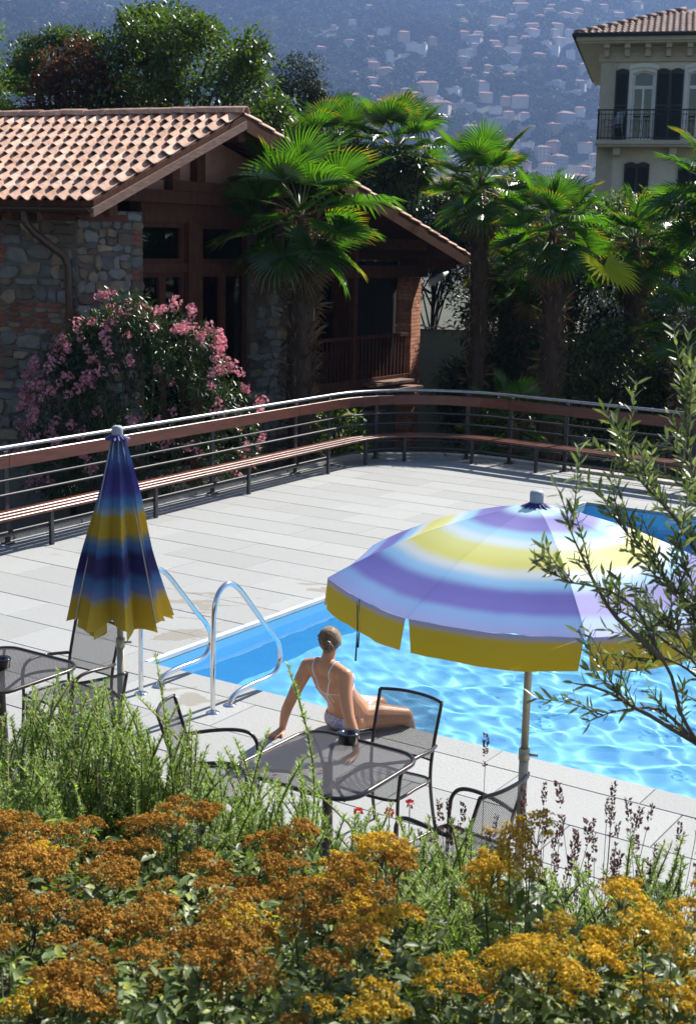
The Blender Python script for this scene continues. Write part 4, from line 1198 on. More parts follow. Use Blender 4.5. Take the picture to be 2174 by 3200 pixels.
def palm(x, y, zc, sc, label, nf=27, seed=0, base=None, rtr=.17, yellow=None, hair=480):
    z0 = garden_z(x, y) - .05 if base is None else base
    o = empty('fan_palm', (x, y, z0), 0, label, 'palm tree', 'fan palms'); g = random.Random(seed * 7 + 1)
    H_ = zc - z0
    pts = [(.06 * math.sin(k * .9 + seed) * k / 10, .05 * math.cos(k * .7 + seed) * k / 10, H_ * k / 10) for k in range(11)]
    V, F = tube(pts, [rtr * (1.15 if k == 0 else (.8 + .35 * (k / 10) ** 1.5) * (1 if k < 9 else .75 if k == 9 else .25)) for k in range(11)], 14)
    V = [v + Vector((v.x - pts[min(10, i // 14)][0], v.y - pts[min(10, i // 14)][1], 0)) * .25 * noise.noise((v.x * 9, v.y * 9, v.z * 5 + seed)) for i, v in enumerate(V)]
    tr_ = link('trunk', mesh('trunk', V, F, fibre, True), o)
    gg = np.random.default_rng(seed + 90); n = hair
    zz = gg.random(n) ** .7 * H_ * .99; aa = gg.random(n) * 6.283
    rr = rtr * (.8 + .45 * (zz / H_) ** 1.5) * .92
    cx = np.interp(zz, [p_[2] for p_ in pts], [p_[0] for p_ in pts]); cyy = np.interp(zz, [p_[2] for p_ in pts], [p_[1] for p_ in pts])
    P = np.stack([cx + rr * np.cos(aa), cyy + rr * np.sin(aa), zz], 1)
    Dd = np.stack([np.cos(aa) * .75, np.sin(aa) * .75, gg.normal(.35, .7, n)], 1)
    Vv, Ff = leaves(P, Dd, rand_dirs(n, gg), gg.uniform(.14, .36, n), gg.uniform(.025, .06, n), .3)
    link('trunk_fibres', mesh_np('trunk_fibres', Vv, Ff, fibre_l), o)
    top = Vector(pts[-1])
    for k in range(nf):
        f = k / (nf - 1); el = 78 - 124 * f ** .75 + g.uniform(-9, 9); az = k * 137.5 + g.uniform(-14, 14)
        s_ = sc * (1.0 - .25 * max(0, .15 - f) * 4) * g.uniform(.88, 1.1)
        q = link('frond', FR[g.randrange(6)], o, top + Vector((0, 0, -.30 * f)), (R(g.uniform(-22, 22)), R(-el), R(az)), s_)
    for k in range(4 + seed % 3): link('frond', FRD, o, top + Vector((0, 0, -.35)), (R(g.uniform(-30, 30)), R(g.uniform(58, 80)), R(k * 83 + seed * 40)), sc * .85)['label'] = 'dead brown hanging leaf'
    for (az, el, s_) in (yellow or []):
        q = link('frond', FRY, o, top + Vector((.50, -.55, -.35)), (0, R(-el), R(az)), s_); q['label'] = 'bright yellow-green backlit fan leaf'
    return o
palm(-.96, 25.0, 4.38, 1.40, 'large fan palm in front of the stone house, leaves over its windows', 30, 1, rtr=.26, hair=1000)
palm(4.05, 27, 4.15, 1.02, 'fan palm behind the far railing with one bright yellow leaf', 30, 2, rtr=.23, yellow=[(-50, -36, 1.4)])
palm(2.68, 28.4, 5.15, 1.03, 'fan palm with upright bright fans, right of the house roof end', 28, 3, rtr=.2)
palm(1.12, 36.5, 6.4, 1.3, 'tall fan palm rising behind the house roof slope', 30, 4, rtr=.19)
palm(-.82, 37, 6.4, 1.28, 'fan palm beside the dark conifer behind the roof', 26, 5, rtr=.19)
palm(7.75, 28.0, 5.0, 1.42, 'fan palm cut by the right edge of the picture', 26, 6, rtr=.2)
palm(3.3, 35.6, 4.7, 1.0, 'small fan palm between the two taller ones near the eave', 20, 7, rtr=.15)
palm(-8.55, 37, 7.1, 1.3, 'fan palm showing over the roof ridge at the far left', 24, 8, rtr=.18)
palm(6.2, 29.5, 4.0, 1.0, 'shaded fan palm below the villa window', 26, 9, rtr=.19)
palm(3.7, 29.2, 3.3, .95, 'shaded fan palm just beyond the veranda pillar', 26, 10, rtr=.2)
palm(6.5, 25.6, 2.5, .9, 'low fan palm in the shade behind the far bench', 24, 11, rtr=.18)
palm(3.9, 33.4, 3.3, .95, 'fan palm in front of the plaster garden wall', 22, 12, rtr=.2)
palm(3.1, 25.2, .55, .8, 'young bright green palm low between the trunks', 16, 13, rtr=.12, hair=60)

# ================================================================== TREES AND SHRUBS
bark = M('bark', (.07, .05, .035), .95, var=.4, scale=8, bmp=.6, bscale=20)
def clump_leaves(g, centres, rad, per, L, W, up=.5):
    n = len(centres) * per
    C = np.repeat(centres, per, 0); r_ = np.repeat(rad, per)[:, None]
    off = nrm(g.normal(size=(n, 3))) * (g.random((n, 1)) ** .45) * r_
    off[:, 2] *= .75
    Dd = nrm(off) * .8 + rand_dirs(n, g) * .7 + np.array([0, 0, -.15])
    U = np.tile([0, 0, 1.0], (n, 1)) + rand_dirs(n, g) * up
    return leaves(C + off, Dd, U, g.uniform(.7, 1.3, n) * L, g.uniform(.7, 1.3, n) * W, .22)
def tree(name, label, cat, base, ctr, rad, m, nclump=130, per=110, L=.13, W=.07, cl=.55, seed=0, trunk_r=.2, group=None, shell=.55, flat=1.0, parts=None):
    g = np.random.default_rng(seed + 500)
    bz = base[2] if len(base) > 2 else garden_z(base[0], base[1]) - .05
    B = Vector((base[0], base[1], bz)); o = empty(name, B, 0, label, cat, group)
    ctr = np.array(ctr, float); rad = np.array(rad, float)
    d = rand_dirs(nclump, g); lump = np.array([1 + .28 * noise.noise((q[0] * 1.9 + seed, q[1] * 1.9, q[2] * 1.9)) for q in d])[:, None]
    C = ctr + d * rad * lump * (shell + (1 - shell) * g.random((nclump, 1)) ** .5) - np.array(B)
    C[:, 2] = np.maximum(C[:, 2], .25)
    V, F = clump_leaves(g, C, cl * g.uniform(.6, 1.25, nclump), per, L, W)
    tag(link('crown', mesh_np('crown', V, F, m), o))
    mb = MB(); cc = Vector(ctr) - B
    st = [(0, 0, 0), (cc.x * .3, cc.y * .3, cc.z * .35), (cc.x * .8, cc.y * .8, cc.z * .75), (cc.x, cc.y, cc.z + rad[2] * .3)]
    mb.tube(spline(st, 4), list(np.linspace(trunk_r, trunk_r * .3, 13)), 8)
    for k in range(0, nclump, max(1, nclump // 16)):
        q = Vector(C[k]); a = Vector(st[1]).lerp(Vector(st[2]), .3 + .7 * (k / nclump))
        mb.tube(spline([a, a.lerp(q, .5) + Vector((0, 0, .12 * (q - a).length)), q], 3), list(np.linspace(trunk_r * .38, trunk_r * .08, 7)), 5)
    mb.build('trunk', [bark], o, True)
    return o
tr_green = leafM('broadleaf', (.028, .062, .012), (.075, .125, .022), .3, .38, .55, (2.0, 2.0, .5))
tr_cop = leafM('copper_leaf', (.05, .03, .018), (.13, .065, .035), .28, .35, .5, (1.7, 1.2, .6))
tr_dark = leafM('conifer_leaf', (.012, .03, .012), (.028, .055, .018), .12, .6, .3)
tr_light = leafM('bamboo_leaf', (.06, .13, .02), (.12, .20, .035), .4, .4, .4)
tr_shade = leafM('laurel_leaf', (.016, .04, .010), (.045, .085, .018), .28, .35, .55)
tree('broadleaf_tree', 'big round green tree rising behind the tiled roof', 'tree', (-5.0, 36), (-4.7, 36, 7.3), (2.7, 2.4, 2.3), tr_green, 200, 120, .16, .085, .55, 1, .22)
tree('broadleaf_tree', 'narrow leafy treetop on the big tree, at the top edge of the picture', 'tree', (-5.4, 37.2), (-5.3, 37.2, 9.2), (1.05, .9, .9), tr_green, 46, 100, .15, .08, .4, 2, .15)
tree('copper_tree', 'copper-leaved tree left of the big round tree', 'tree', (-7.2, 35), (-7.1, 35, 7.0), (1.35, 1.2, 1.6), tr_cop, 90, 110, .13, .07, .42, 3, .15)
tree('broadleaf_tree', 'tree with flat light green tufts behind the roof at the left', 'tree', (-8.3, 37), (-8.0, 37, 8.5), (1.2, 1.0, .65), tr_green, 42, 110, .15, .06, .4, 4, .13)
tree('conifer', 'dark conifer with several pointed tips behind the roof', 'tree', (-1.6, 40), (-1.55, 40, 7.2), (.95, .9, 1.75), tr_dark, 120, 130, .12, .035, .36, 5, .15)
tree('conifer', 'smaller dark conifer tip right of the bigger one', 'tree', (-.45, 41), (-.4, 41, 6.9), (.5, .5, 1.1), tr_dark, 50, 120, .12, .035, .3, 6, .12)
tree('bamboo_clump', 'feathery light green clump between the roof end and the conifer', 'shrub', (-2.5, 36), (-2.45, 36, 6.4), (.75, .7, .9), tr_light, 46, 100, .2, .03, .4, 7, .06)
tree('broadleaf_tree', 'sliver of light green tree at the left edge', 'tree', (-9.9, 34), (-9.6, 34, 7.8), (1.0, 1.0, 2.0), tr_light, 46, 110, .14, .05, .4, 8, .13)
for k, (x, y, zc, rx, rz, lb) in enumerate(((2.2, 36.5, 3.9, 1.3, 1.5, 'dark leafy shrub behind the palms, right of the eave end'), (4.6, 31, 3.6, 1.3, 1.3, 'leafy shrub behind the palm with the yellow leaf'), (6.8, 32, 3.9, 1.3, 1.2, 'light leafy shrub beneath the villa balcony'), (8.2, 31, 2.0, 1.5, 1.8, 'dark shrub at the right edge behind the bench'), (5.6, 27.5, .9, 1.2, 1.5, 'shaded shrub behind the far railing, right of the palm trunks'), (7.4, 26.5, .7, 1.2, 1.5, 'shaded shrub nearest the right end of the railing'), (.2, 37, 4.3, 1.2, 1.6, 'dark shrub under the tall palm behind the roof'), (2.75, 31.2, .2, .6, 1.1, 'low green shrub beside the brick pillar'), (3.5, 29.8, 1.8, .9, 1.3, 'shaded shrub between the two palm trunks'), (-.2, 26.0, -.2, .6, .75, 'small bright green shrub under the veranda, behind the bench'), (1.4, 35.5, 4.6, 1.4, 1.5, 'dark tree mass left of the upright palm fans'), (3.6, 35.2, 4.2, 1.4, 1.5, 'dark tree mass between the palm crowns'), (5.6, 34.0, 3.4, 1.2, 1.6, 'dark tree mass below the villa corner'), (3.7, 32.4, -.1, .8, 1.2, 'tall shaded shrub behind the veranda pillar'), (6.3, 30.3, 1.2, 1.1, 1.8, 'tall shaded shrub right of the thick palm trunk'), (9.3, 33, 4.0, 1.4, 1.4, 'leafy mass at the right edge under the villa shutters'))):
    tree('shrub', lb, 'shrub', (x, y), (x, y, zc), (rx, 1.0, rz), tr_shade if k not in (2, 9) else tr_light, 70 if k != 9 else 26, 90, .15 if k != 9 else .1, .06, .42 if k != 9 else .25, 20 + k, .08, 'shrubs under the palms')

# oleander
ole_leaf = leafM('oleander_leaf', (.020, .05, .014), (.05, .095, .03), .22, .32, .6, (1.7, 1.8, .6))
ole_pink = leafM('oleander_petal', (.62, .24, .30), (.80, .42, .48), .35, .6, .2, (1.15, 1.0, 1.0))
stem_g = M('green_stem', (.07, .09, .03), .7)
g = np.random.default_rng(77)
ob = Vector((-3.42, 21.2, -1.7)); ole = empty('oleander', ob, 0, 'round oleander bush full of pink flowers against the stone house', 'bush')
oc = np.array([-3.42, 21.2, .65]); orad = np.array([1.85, .8, 2.1])
n = 330; d = rand_dirs(n, g); d[:, 2] = np.where(d[:, 2] < -.55, -d[:, 2], d[:, 2])
C = oc + d * orad * (.6 + .4 * g.random((n, 1)) ** .5) * np.array([1 + .15 * noise.noise((q[0] * 2.2, q[1] * 2.2, q[2] * 2.2)) for q in d])[:, None] - np.array(ob)
V, F = clump_leaves(g, C, .22 * g.uniform(.7, 1.3, n), 60, .13, .024, .5)
link('foliage', mesh_np('foliage', V, F, ole_leaf), ole)
mb = MB()
for k in range(26):
    q = Vector(C[g.integers(n)]); mb.tube(spline([(g.normal(0, .15), g.normal(0, .15), 0), q * .5 + Vector((0, 0, .2)), q], 4), [.022, .02, .019, .017, .015, .013, .011, .009, .006], 5)
mb.build('stems', [stem_g], ole, True)
def bloom(seed):
    g = np.random.default_rng(seed); P = []; Dd = []; U = []
    for k in range(13):
        c = nrm(g.normal(size=3)) * g.uniform(.03, .085); ax = nrm(c + g.normal(size=3) * .03 + np.array([0, 0, .03])); t1 = nrm(np.cross(ax, [.3, .5, .7])); t2 = np.cross(ax, t1)
        for q in range(5):
            a = q * 1.2566 + g.random() * .3; P.append(c); Dd.append(t1 * math.cos(a) + t2 * math.sin(a) + ax * .35); U.append(ax)
    return mesh_np('flower_cluster', *leaves(P, Dd, U, g.uniform(.028, .04, len(P)), g.uniform(.024, .032, len(P)), .15), ole_pink)
BL = [bloom(k) for k in range(5)]
k = 0
while k < 235:
    d = nrm(g.normal(size=3))
    if d[2] < -.45 or d[1] > .55: continue
    if g.random() > (.35 + .65 * max(0, min(1, .5 + .7 * d[2] - .35 * d[0]))): continue
    p = oc + d * orad * (1.02 + .15 * noise.noise((d[0] * 2.2, d[1] * 2.2, d[2] * 2.2))) - np.array(ob)
    m = 1 + (g.random() < .35)
    for q in range(m):
        link('flower_cluster', BL[g.integers(5)], ole, p + g.normal(size=3) * .06 * q, tuple(g.random(3) * 6), g.uniform(.8, 1.25)); k += 1

# ================================================================== FOREGROUND PLANTING
def gz(x, y): return bank_z(x * NX + y * NY)
rose_leaf = leafM('rosemary_needle', (.18, .26, .07), (.30, .38, .135), .5, .5, .4, (1.5, 1.75, .6), (.32, .38, .18))
rose_stem = M('rosemary_stem', (.16, .13, .07), .8)
def rosemary(x, y, ztop, spread, nsp, label, seed, tall=()):
    g = np.random.default_rng(seed + 900); z0 = gz(x, y) - .02; H_ = ztop + .10 - z0
    o = empty('rosemary', (x, y, z0), 0, label, 'plant', 'rosemary bushes along the deck')
    PP, DD, UU_, LL = [], [], [], []; mb = MB()
    nsp = int(nsp * 1.2)
    for k in range(nsp + len(tall)):
        if k < nsp:
            a = g.random() * 6.283; r_ = spread * math.sqrt(g.random()); h = H_ * (1 - .22 * (r_ / spread) ** 2) * g.uniform(.60, 1.08)
            e = np.array([r_ * math.cos(a), r_ * math.sin(a), h])
        else: e = np.array(tall[k - nsp], float)
        b = np.array([e[0] * .45, e[1] * .45, e[2] * .2]); L_ = g.uniform(.34, .62) if k < nsp else .85
        lean = np.array([g.normal(0, .10), g.normal(0, .10), 0])
        t = np.linspace(0, 1, 9)[:, None]
        path = b * (1 - t) + e * t + lean * np.sin(t * math.pi) + np.array([0, 0, 0])
        mb.tube([Vector(q) for q in path[2:]], [.004] * 6 + [.0015], 4)
        tot = np.linalg.norm(e - b) + 1e-6; nn_ = int(210 * min(L_, tot) / .4)
        s = 1 - g.random(nn_) * min(1, L_ / tot)
        pos = np.stack([np.interp(s, t[:, 0], path[:, i]) for i in range(3)], 1)
        ax = nrm((e - b)[None]); rnd = rand_dirs(nn_, g); rad = nrm(rnd - (rnd @ ax.T) * ax)
        PP.append(pos); DD.append(rad * .85 + ax * g.uniform(.3, 1.1, (nn_, 1))); UU_.append(np.repeat(ax, nn_, 0) + rand_dirs(nn_, g) * .3)
        LL.append(g.uniform(.018, .034, nn_) * np.clip(1.15 - .5 * (s - .5), .6, 1.2))
    P = np.concatenate(PP); L_ = np.concatenate(LL)
    link('needles', mesh_np('needles', *leaves(P, np.concatenate(DD), np.concatenate(UU_), L_, L_ * .17 + .0016, .1), rose_leaf), o)
    mb.build('stems', [rose_stem], o, True)
rosemary(-1.22, 5.45, 1.72, .36, 120, 'tall rosemary bush at the left edge under the mesh table', 1)
rosemary(-1.0, 5.25, 1.74, .24, 80, 'rosemary bush below the closed parasol pole', 2)
rosemary(-.72, 5.35, 1.58, .24, 80, 'rosemary bush in front of the chair seen side on', 3, tall=((-.09, .05, 1.45),))
rosemary(-.42, 5.2, 1.50, .24, 80, 'rosemary bush at the left corner of the near table', 4)
rosemary(-.2, 5.0, 1.50, .20, 50, 'rosemary with tall twigs crossing the near table', 5, tall=((-.03, .05, 1.52), (-.10, .02, 1.25), (.05, 0, 1.15)))
rosemary(.14, 4.95, 1.36, .25, 80, 'rosemary bush below the table column, by red flowers', 6)
rosemary(.42, 4.75, 1.42, .26, 90, 'rosemary bush below the chair by the parasol pole', 7)
rosemary(.50, 4.15, 1.50, .32, 120, 'rosemary bush in front of the parasol pole among golden heads', 8)
rosemary(.85, 4.35, 1.42, .28, 90, 'rosemary bush under the lavender stems', 9)
rosemary(1.16, 4.45, 1.48, .26, 80, 'rosemary bush at the right edge beneath the olive', 10)
rosemary(-.55, 4.75, 1.50, .30, 90, 'rosemary bush just behind the rust-brown flower heads', 11)
rosemary(-1.3, 4.85, 1.62, .26, 90, 'rosemary bush at the left edge behind the brown heads', 12)
rosemary(.30, 3.9, 1.60, .22, 70, 'rosemary between the brown heads and the golden heads', 13)

spi_leaf = leafM('spiraea_leaf', (.05, .085, .022), (.16, .21, .075), .36, .45, .45, (1.6, 1.7, .5), (.36, .40, .08))
spi_brown = leafM('rust_brown_florets', (.30, .15, .028), (.50, .285, .058), .22, .85, .1, (1.2, 1.0, .6))
spi_gold = leafM('golden_florets', (.46, .30, .028), (.66, .46, .065), .25, .85, .1, (1.2, 1.05, .5))
def head(seed, m, rad=.05):
    g = np.random.default_rng(seed); P = []; N_ = []
    ns_ = g.integers(15, 21)
    for k in range(ns_):
        r_ = rad * math.sqrt((k + .5) / ns_) * g.uniform(.85, 1.2); a = k * 2.4 + g.normal(0, .25)
        c = np.array([r_ * math.cos(a), r_ * math.sin(a), .012 - 6.0 * r_ * r_ + g.normal(0, .0035)]); q = g.integers(24, 34)
        nn_ = nrm(np.concatenate([g.normal(size=(q, 2)), np.abs(g.normal(size=(q, 1))) + .15], 1))
        P.append(c + nn_ * np.array([.014, .014, .013]) * g.uniform(.6, 1.1, (q, 1))); N_.append(nn_)
    P = np.concatenate(P); N_ = np.concatenate(N_); n = len(P)
    t = rand_dirs(n, g)
    V, F = leaves(P, np.cross(N_, t), N_ + rand_dirs(n, g) * .4, g.uniform(.006, .0095, n), g.uniform(.005, .0075, n), .3)
    sv, sf = [], []
    mb = MB()
    for k in range(7): 
        a = k * .9; mb.tube([(0, 0, -.055), (rad * .3 * math.cos(a), rad * .3 * math.sin(a), -.022), (rad * .7 * math.cos(a), rad * .7 * math.sin(a), .004)], [.0016, .0012, .0008], 3, caps=False)
    Vs = np.array([tuple(v) for v in mb.v]); Fs = tri(mb.f)
    V2, F2 = joinVF([(V, F), (Vs, Fs)])
    return mesh_np('flower_head', V2, F2, [m, stem_g], False, [0] * len(F) + [1] * len(Fs))
HB = [head(k, spi_brown, .043 + .006 * (k % 3)) for k in range(6)]; HG = [head(60 + k, spi_gold, .046 + .007 * (k % 3)) for k in range(6)]
def spiraea(x, y, ztop, spread, nh, gold, label, seed, nleaf=420, tilt=0.0):
    g = np.random.default_rng(seed + 300); z0 = gz(x, y) - .03; H_ = ztop - z0
    o = empty('flowering_shrub', (x, y, z0), 0, label, 'shrub', 'flat-headed flowering shrubs in the foreground')
    P, Dd, L_ = [], [], []; mb = MB(); placed = []
    tries = 0; ctrs = [(0.0, 0.0, 0.0)]
    nc = max(1, int(nh / 4.5))
    ctrs = [(spread * .92 * math.sqrt((q + .5) / nc) * math.cos(q * 2.4 + seed), spread * .92 * math.sqrt((q + .5) / nc) * math.sin(q * 2.4 + seed), g.normal(0, .045)) for q in range(nc)]
    while len(placed) < nh and tries < 1500:
        tries += 1
        cxx, cyy_, cz_ = ctrs[g.integers(nc)]
        px, py = cxx + g.normal(0, .05), cyy_ + g.normal(0, .05); r_ = math.hypot(px, py)
        pz = H_ * (1 - .13 * (r_ / spread) ** 2) + cz_ + g.normal(0, .012)
        if any((px - q[0]) ** 2 + (py - q[1]) ** 2 < .066 ** 2 for q in placed): continue
        placed.append((px, py, pz))
        hm_ = (HG if g.random() < gold else HB)[g.integers(6)]
        link('flower_head', hm_, o, (px, py, pz), (g.normal(0, .2) + .1, g.normal(0, .2), g.random() * 6.28), g.uniform(.9, 1.4))
        b = np.array([px * .35, py * .35, pz * .25]); e = np.array([px, py, pz - .05])
        mb.tube([Vector(b), Vector((b + e) / 2 + np.array([px * .1, py * .1, .02])), Vector(e)], [.004, .003, .002], 4)
        for q in range(11):
            t = 1 - g.random() ** 1.3 * .55; an = g.random() * 6.283
            P.append(b + (e - b) * t); Dd.append((math.cos(an), math.sin(an), g.normal(.15, .35))); L_.append(g.uniform(.03, .062))
    for q in range(nleaf):
        a = g.random() * 6.283; r_ = spread * 1.08 * math.sqrt(g.random()); t = g.random() ** .6
        P.append((r_ * math.cos(a), r_ * math.sin(a), H_ * (1 - .2 * (r_ / spread) ** 2) * (.25 + .68 * t))); an = a + g.normal(0, 1.0)
        Dd.append((math.cos(an), math.sin(an), g.normal(0, .4))); L_.append(g.uniform(.03, .07))
    n = len(P); L_ = np.array(L_)
    link('foliage', mesh_np('foliage', *leaves(P, Dd, np.tile([0, 0, 1.], (n, 1)) + rand_dirs(n, g) * .55, L_, L_ * .45, .2, True, .2), spi_leaf), o)
    mb.build('stems', [stem_g], o)
SP_L = [(-1.12, 4.45, 1.64, .33, 26, 0, 'top left'), (-.62, 4.40, 1.66, .32, 30, 0, ''), (-.16, 4.25, 1.66, .30, 26, 0, ''),
        (-1.0, 3.75, 1.78, .33, 26, .1, ''), (-.52, 3.65, 1.80, .33, 28, 0, ''), (-.05, 3.60, 1.80, .30, 26, .1, ''),
        (-.85, 3.05, 1.90, .32, 24, .05, ''), (-.38, 2.98, 1.92, .32, 22, 0, ''), (.10, 3.05, 1.92, .30, 22, .45, ''),
        (-.62, 2.48, 2.02, .30, 16, 0, ''), (-.15, 2.42, 2.02, .30, 15, .1, ''), (.25, 2.5, 2.0, .28, 14, .6, '')]
LBL = ['rust-brown flat-headed shrub at the left edge, touching the rosemary', 'rust-brown flat-headed shrub under the leftmost chair', 'rust-brown flat-headed shrub right below the near table corner',
       'brown-headed shrub at the left edge, halfway down the flower bed', 'dense brown-headed shrub in the middle left of the flower bed', 'brown-headed shrub at the centre of the flower bed below the table',
       'brown-headed shrub in the dark lower left', 'brown-headed shrub just above the bottom edge, left of centre', 'shrub with mixed brown and golden heads at the lower centre',
       'shaded leafy shrub in the bottom left corner', 'shaded brown-headed shrub at the bottom centre', 'mixed golden and brown shrub at the bottom edge, right of centre']
for k, (x, y, zt, sp, nh, gd_, _) in enumerate(SP_L): spiraea(x, y, zt, sp, int(nh * (.66 if y > 3 else .52)), gd_, LBL[k], k, 760)
SP_R = [(.13, 3.75, 1.84, .17, 13, .75, 'golden-headed shrub left of the foreground rosemary'), (.57, 3.62, 1.97, .13, 11, 1, 'golden head cluster standing out against the pole foot and lavender'), (.80, 3.55, 1.88, .09, 6, 1, 'small golden head below the lavender stems'), (1.0, 3.45, 1.92, .13, 10, 1, 'golden heads at the right edge under the olive branches'),
        (.62, 3.15, 1.97, .17, 14, 1, 'golden-headed shrub in the right middle of the bed'), (.47, 2.95, 1.98, .15, 11, 1, 'golden-headed shrub left of the lower right rosemary gap'), (.86, 2.95, 2.02, .18, 14, 1, 'golden-headed shrub by the right edge, lower bed'), (.55, 2.55, 2.03, .22, 14, .9, 'golden-headed shrub at the bottom right of centre'), (.75, 2.4, 2.07, .16, 9, 1, 'golden-headed shrub in the bottom right corner')]
for k, (x, y, zt, sp, nh, gd_, lb) in enumerate(SP_R): spiraea(x, y, zt, sp, int(nh * .66), gd_, lb, 40 + k, 460)

# lavender
lav_m = leafM('lavender_spike', (.075, .042, .04), (.19, .11, .10), .3, .8, .2, (1.2, 1.0, 1.1))
lav_s = leafM('lavender_stem', (.20, .20, .10), (.30, .28, .15), .1, .7, .2)
def spike(seed):
    g = np.random.default_rng(seed); n = 46; z = np.sort(g.random(n)) * .075; gap = z < .012; a = g.random(n) * 6.28
    P = np.stack([.002 * np.cos(a), .002 * np.sin(a), np.where(gap, z * .5 - .014, z)], 1)
    Dd = np.stack([np.cos(a) * .8, np.sin(a) * .8, np.full(n, .8)], 1)
    return mesh_np('flower_spike', *leaves(P, Dd, rand_dirs(n, g), g.uniform(.009, .014, n), g.uniform(.005, .008, n), .3), lav_m)
LV = [spike(k) for k in range(4)]
def lavender(x, y, zlo, zhi, spread, ns_, label, seed):
    g = np.random.default_rng(seed + 70); z0 = gz(x, y) - .02; o = empty('lavender', (x, y, z0), 0, label, 'plant', 'lavender plants by the deck')
    mb = MB()
    for k in range(ns_):
        a = g.random() * 6.28; r_ = spread * math.sqrt(g.random()); e = Vector((r_ * math.cos(a), r_ * math.sin(a), g.uniform(zlo, zhi) - z0)); b = Vector((e.x * .25, e.y * .25, .05))
        mid = b.lerp(e, .55) + Vector((-e.x * .12, -e.y * .12, .04)); pts = spline([b, mid, e], 5)
        mb.tube(pts, .0016, 3)
        dd = (pts[-1] - pts[-2]).normalized(); q = dd.to_track_quat('Z', 'Y').to_euler()
        link('flower_spike', LV[k % 4], o, e, q, g.uniform(1.0, 1.7))
    mb.build('stems', [lav_s], o)
lavender(.52, 5.1, 1.05, 1.34, .20, 26, 'dark lavender tuft in front of the chair by the parasol pole', 1)
lavender(.80, 4.9, 1.10, 1.48, .20, 20, 'lavender just right of the parasol pole foot', 2)
lavender(1.02, 4.75, 1.15, 1.60, .20, 22, 'lavender with long stems against the pale paving', 3)
lavender(1.24, 4.7, 1.15, 1.58, .18, 20, 'lavender nearest the right edge of the picture', 4)
lavender(.57, 5.0, 1.62, 1.70, .03, 1, 'single tall lavender stem in front of the pool edge', 5)
lavender(.92, 4.55, 1.05, 1.42, .22, 20, 'dense low lavender among rosemary at the right', 6)
# red flowers
red_m = leafM('red_petal', (.50, .035, .025), (.65, .06, .04), .25, .6, .2, (1.1, 1.0, 1.0))
for k, (x, y, z, lb) in enumerate(((.07, 5.2, 1.36, 'small red flower left of the table column foot'), (.20, 5.2, 1.36, 'red flower by the front leg of the chair'), (.285, 5.2, 1.40, 'brightest red flower beside the chair arm near the pole'))):
    z0 = gz(x, y); o = empty('red_flower', (x, y, z0), 0, lb, 'flower', 'red flowers in the rosemary'); g = np.random.default_rng(k); n = 26
    dd = nrm(g.normal(size=(n, 3)) + [0, 0, .4]); link('petals', mesh_np('petals', *leaves(dd * .008 + [0, 0, z - z0], dd, rand_dirs(n, g), .017, .012, .2), red_m), o)
    MB().tube([(.01, 0, 0), (0, .01, (z - z0) * .5), (0, 0, z - z0)], .002, 4).build('stem', [stem_g], o)

# olive tree at the right
ol_leaf = leafM('olive_leaf', (.09, .125, .05), (.19, .23, .12), .3, .38, .5, (1.5, 1.7, .6), (.34, .38, .29))
ol_bark = M('olive_bark', (.13, .11, .085), .9, var=.3, bmp=.4)
OB = Vector((1.62, 4.35, gz(1.62, 4.35) - .03))
olive = empty('olive_tree', OB, 0, 'young olive tree whose twigs hang over the open parasol at the right', 'tree')
limbs = [
 [(1.55, 4.3, 1.7), (1.30, 4.1, 2.0), (1.13, 4.0, 2.16), (1.0, 4.0, 2.43), (.906, 4.0, 2.60), (.76, 3.9, 2.70), (.66, 3.84, 2.72), (.60, 3.8, 2.765)],
 [(1.13, 4.0, 2.16), (.92, 4.1, 2.25), (.80, 4.1, 2.30), (.72, 4.1, 2.325)],
 [(1.6, 4.3, 1.9), (1.33, 4.2, 2.35), (1.10, 4.15, 2.6), (.95, 4.1, 2.75), (.81, 4.1, 2.9)],
 [(1.0, 4.0, 2.43), (.82, 3.95, 2.62), (.72, 3.9, 2.78), (.666, 3.9, 2.902)],
 [(1.62, 4.35, 2.0), (1.28, 4.25, 2.55), (1.05, 4.2, 2.85), (.92, 4.2, 3.0), (.858, 4.2, 3.125)],
 [(1.62, 4.35, 2.1), (1.25, 4.2, 2.7), (1.12, 4.2, 3.0), (1.07, 4.2, 3.18), (1.05, 4.2, 3.30)],
 [(1.55, 4.3, 1.9), (1.25, 4.3, 2.3), (1.08, 4.3, 2.42), (.95, 4.3, 2.5), (.84, 4.25, 2.55)],
 [(1.5, 4.3, 1.8), (1.22, 4.25, 2.05), (1.05, 4.2, 2.2), (.9, 4.15, 2.2), (.8, 4.15, 2.17)],
 [(1.62, 4.35, 2.1), (1.35, 4.3, 2.6), (1.2, 4.3, 2.85), (1.1, 4.3, 3.0)],
 [(1.6, 4.35, 1.9), (1.4, 4.3, 2.2), (1.2, 4.2, 2.45), (1.05, 4.1, 2.62), (.95, 4.05, 2.7)],
 [(1.6, 4.35, 1.9), (1.35, 4.2, 2.3), (1.2, 4.15, 2.5), (1.08, 4.1, 2.72), (1.02, 4.1, 2.85)],
 [(1.6, 4.35, 1.85), (1.4, 4.25, 2.1), (1.22, 4.2, 2.3), (1.1, 4.15, 2.45), (1.0, 4.1, 2.55)],
 [(1.62, 4.35, 2.0), (1.4, 4.3, 2.45), (1.25, 4.25, 2.65), (1.14, 4.2, 2.8)],
 [(1.6, 4.35, 1.85), (1.35, 4.3, 2.15), (1.18, 4.25, 2.4), (1.12, 4.25, 2.6)],
 [(1.6, 4.35, 1.85), (1.3, 4.35, 2.2), (1.12, 4.35, 2.32), (1.0, 4.3, 2.33)]]
mb = MB(); g = np.random.default_rng(5); P, Dd, UU_, L_ = [], [], [], []
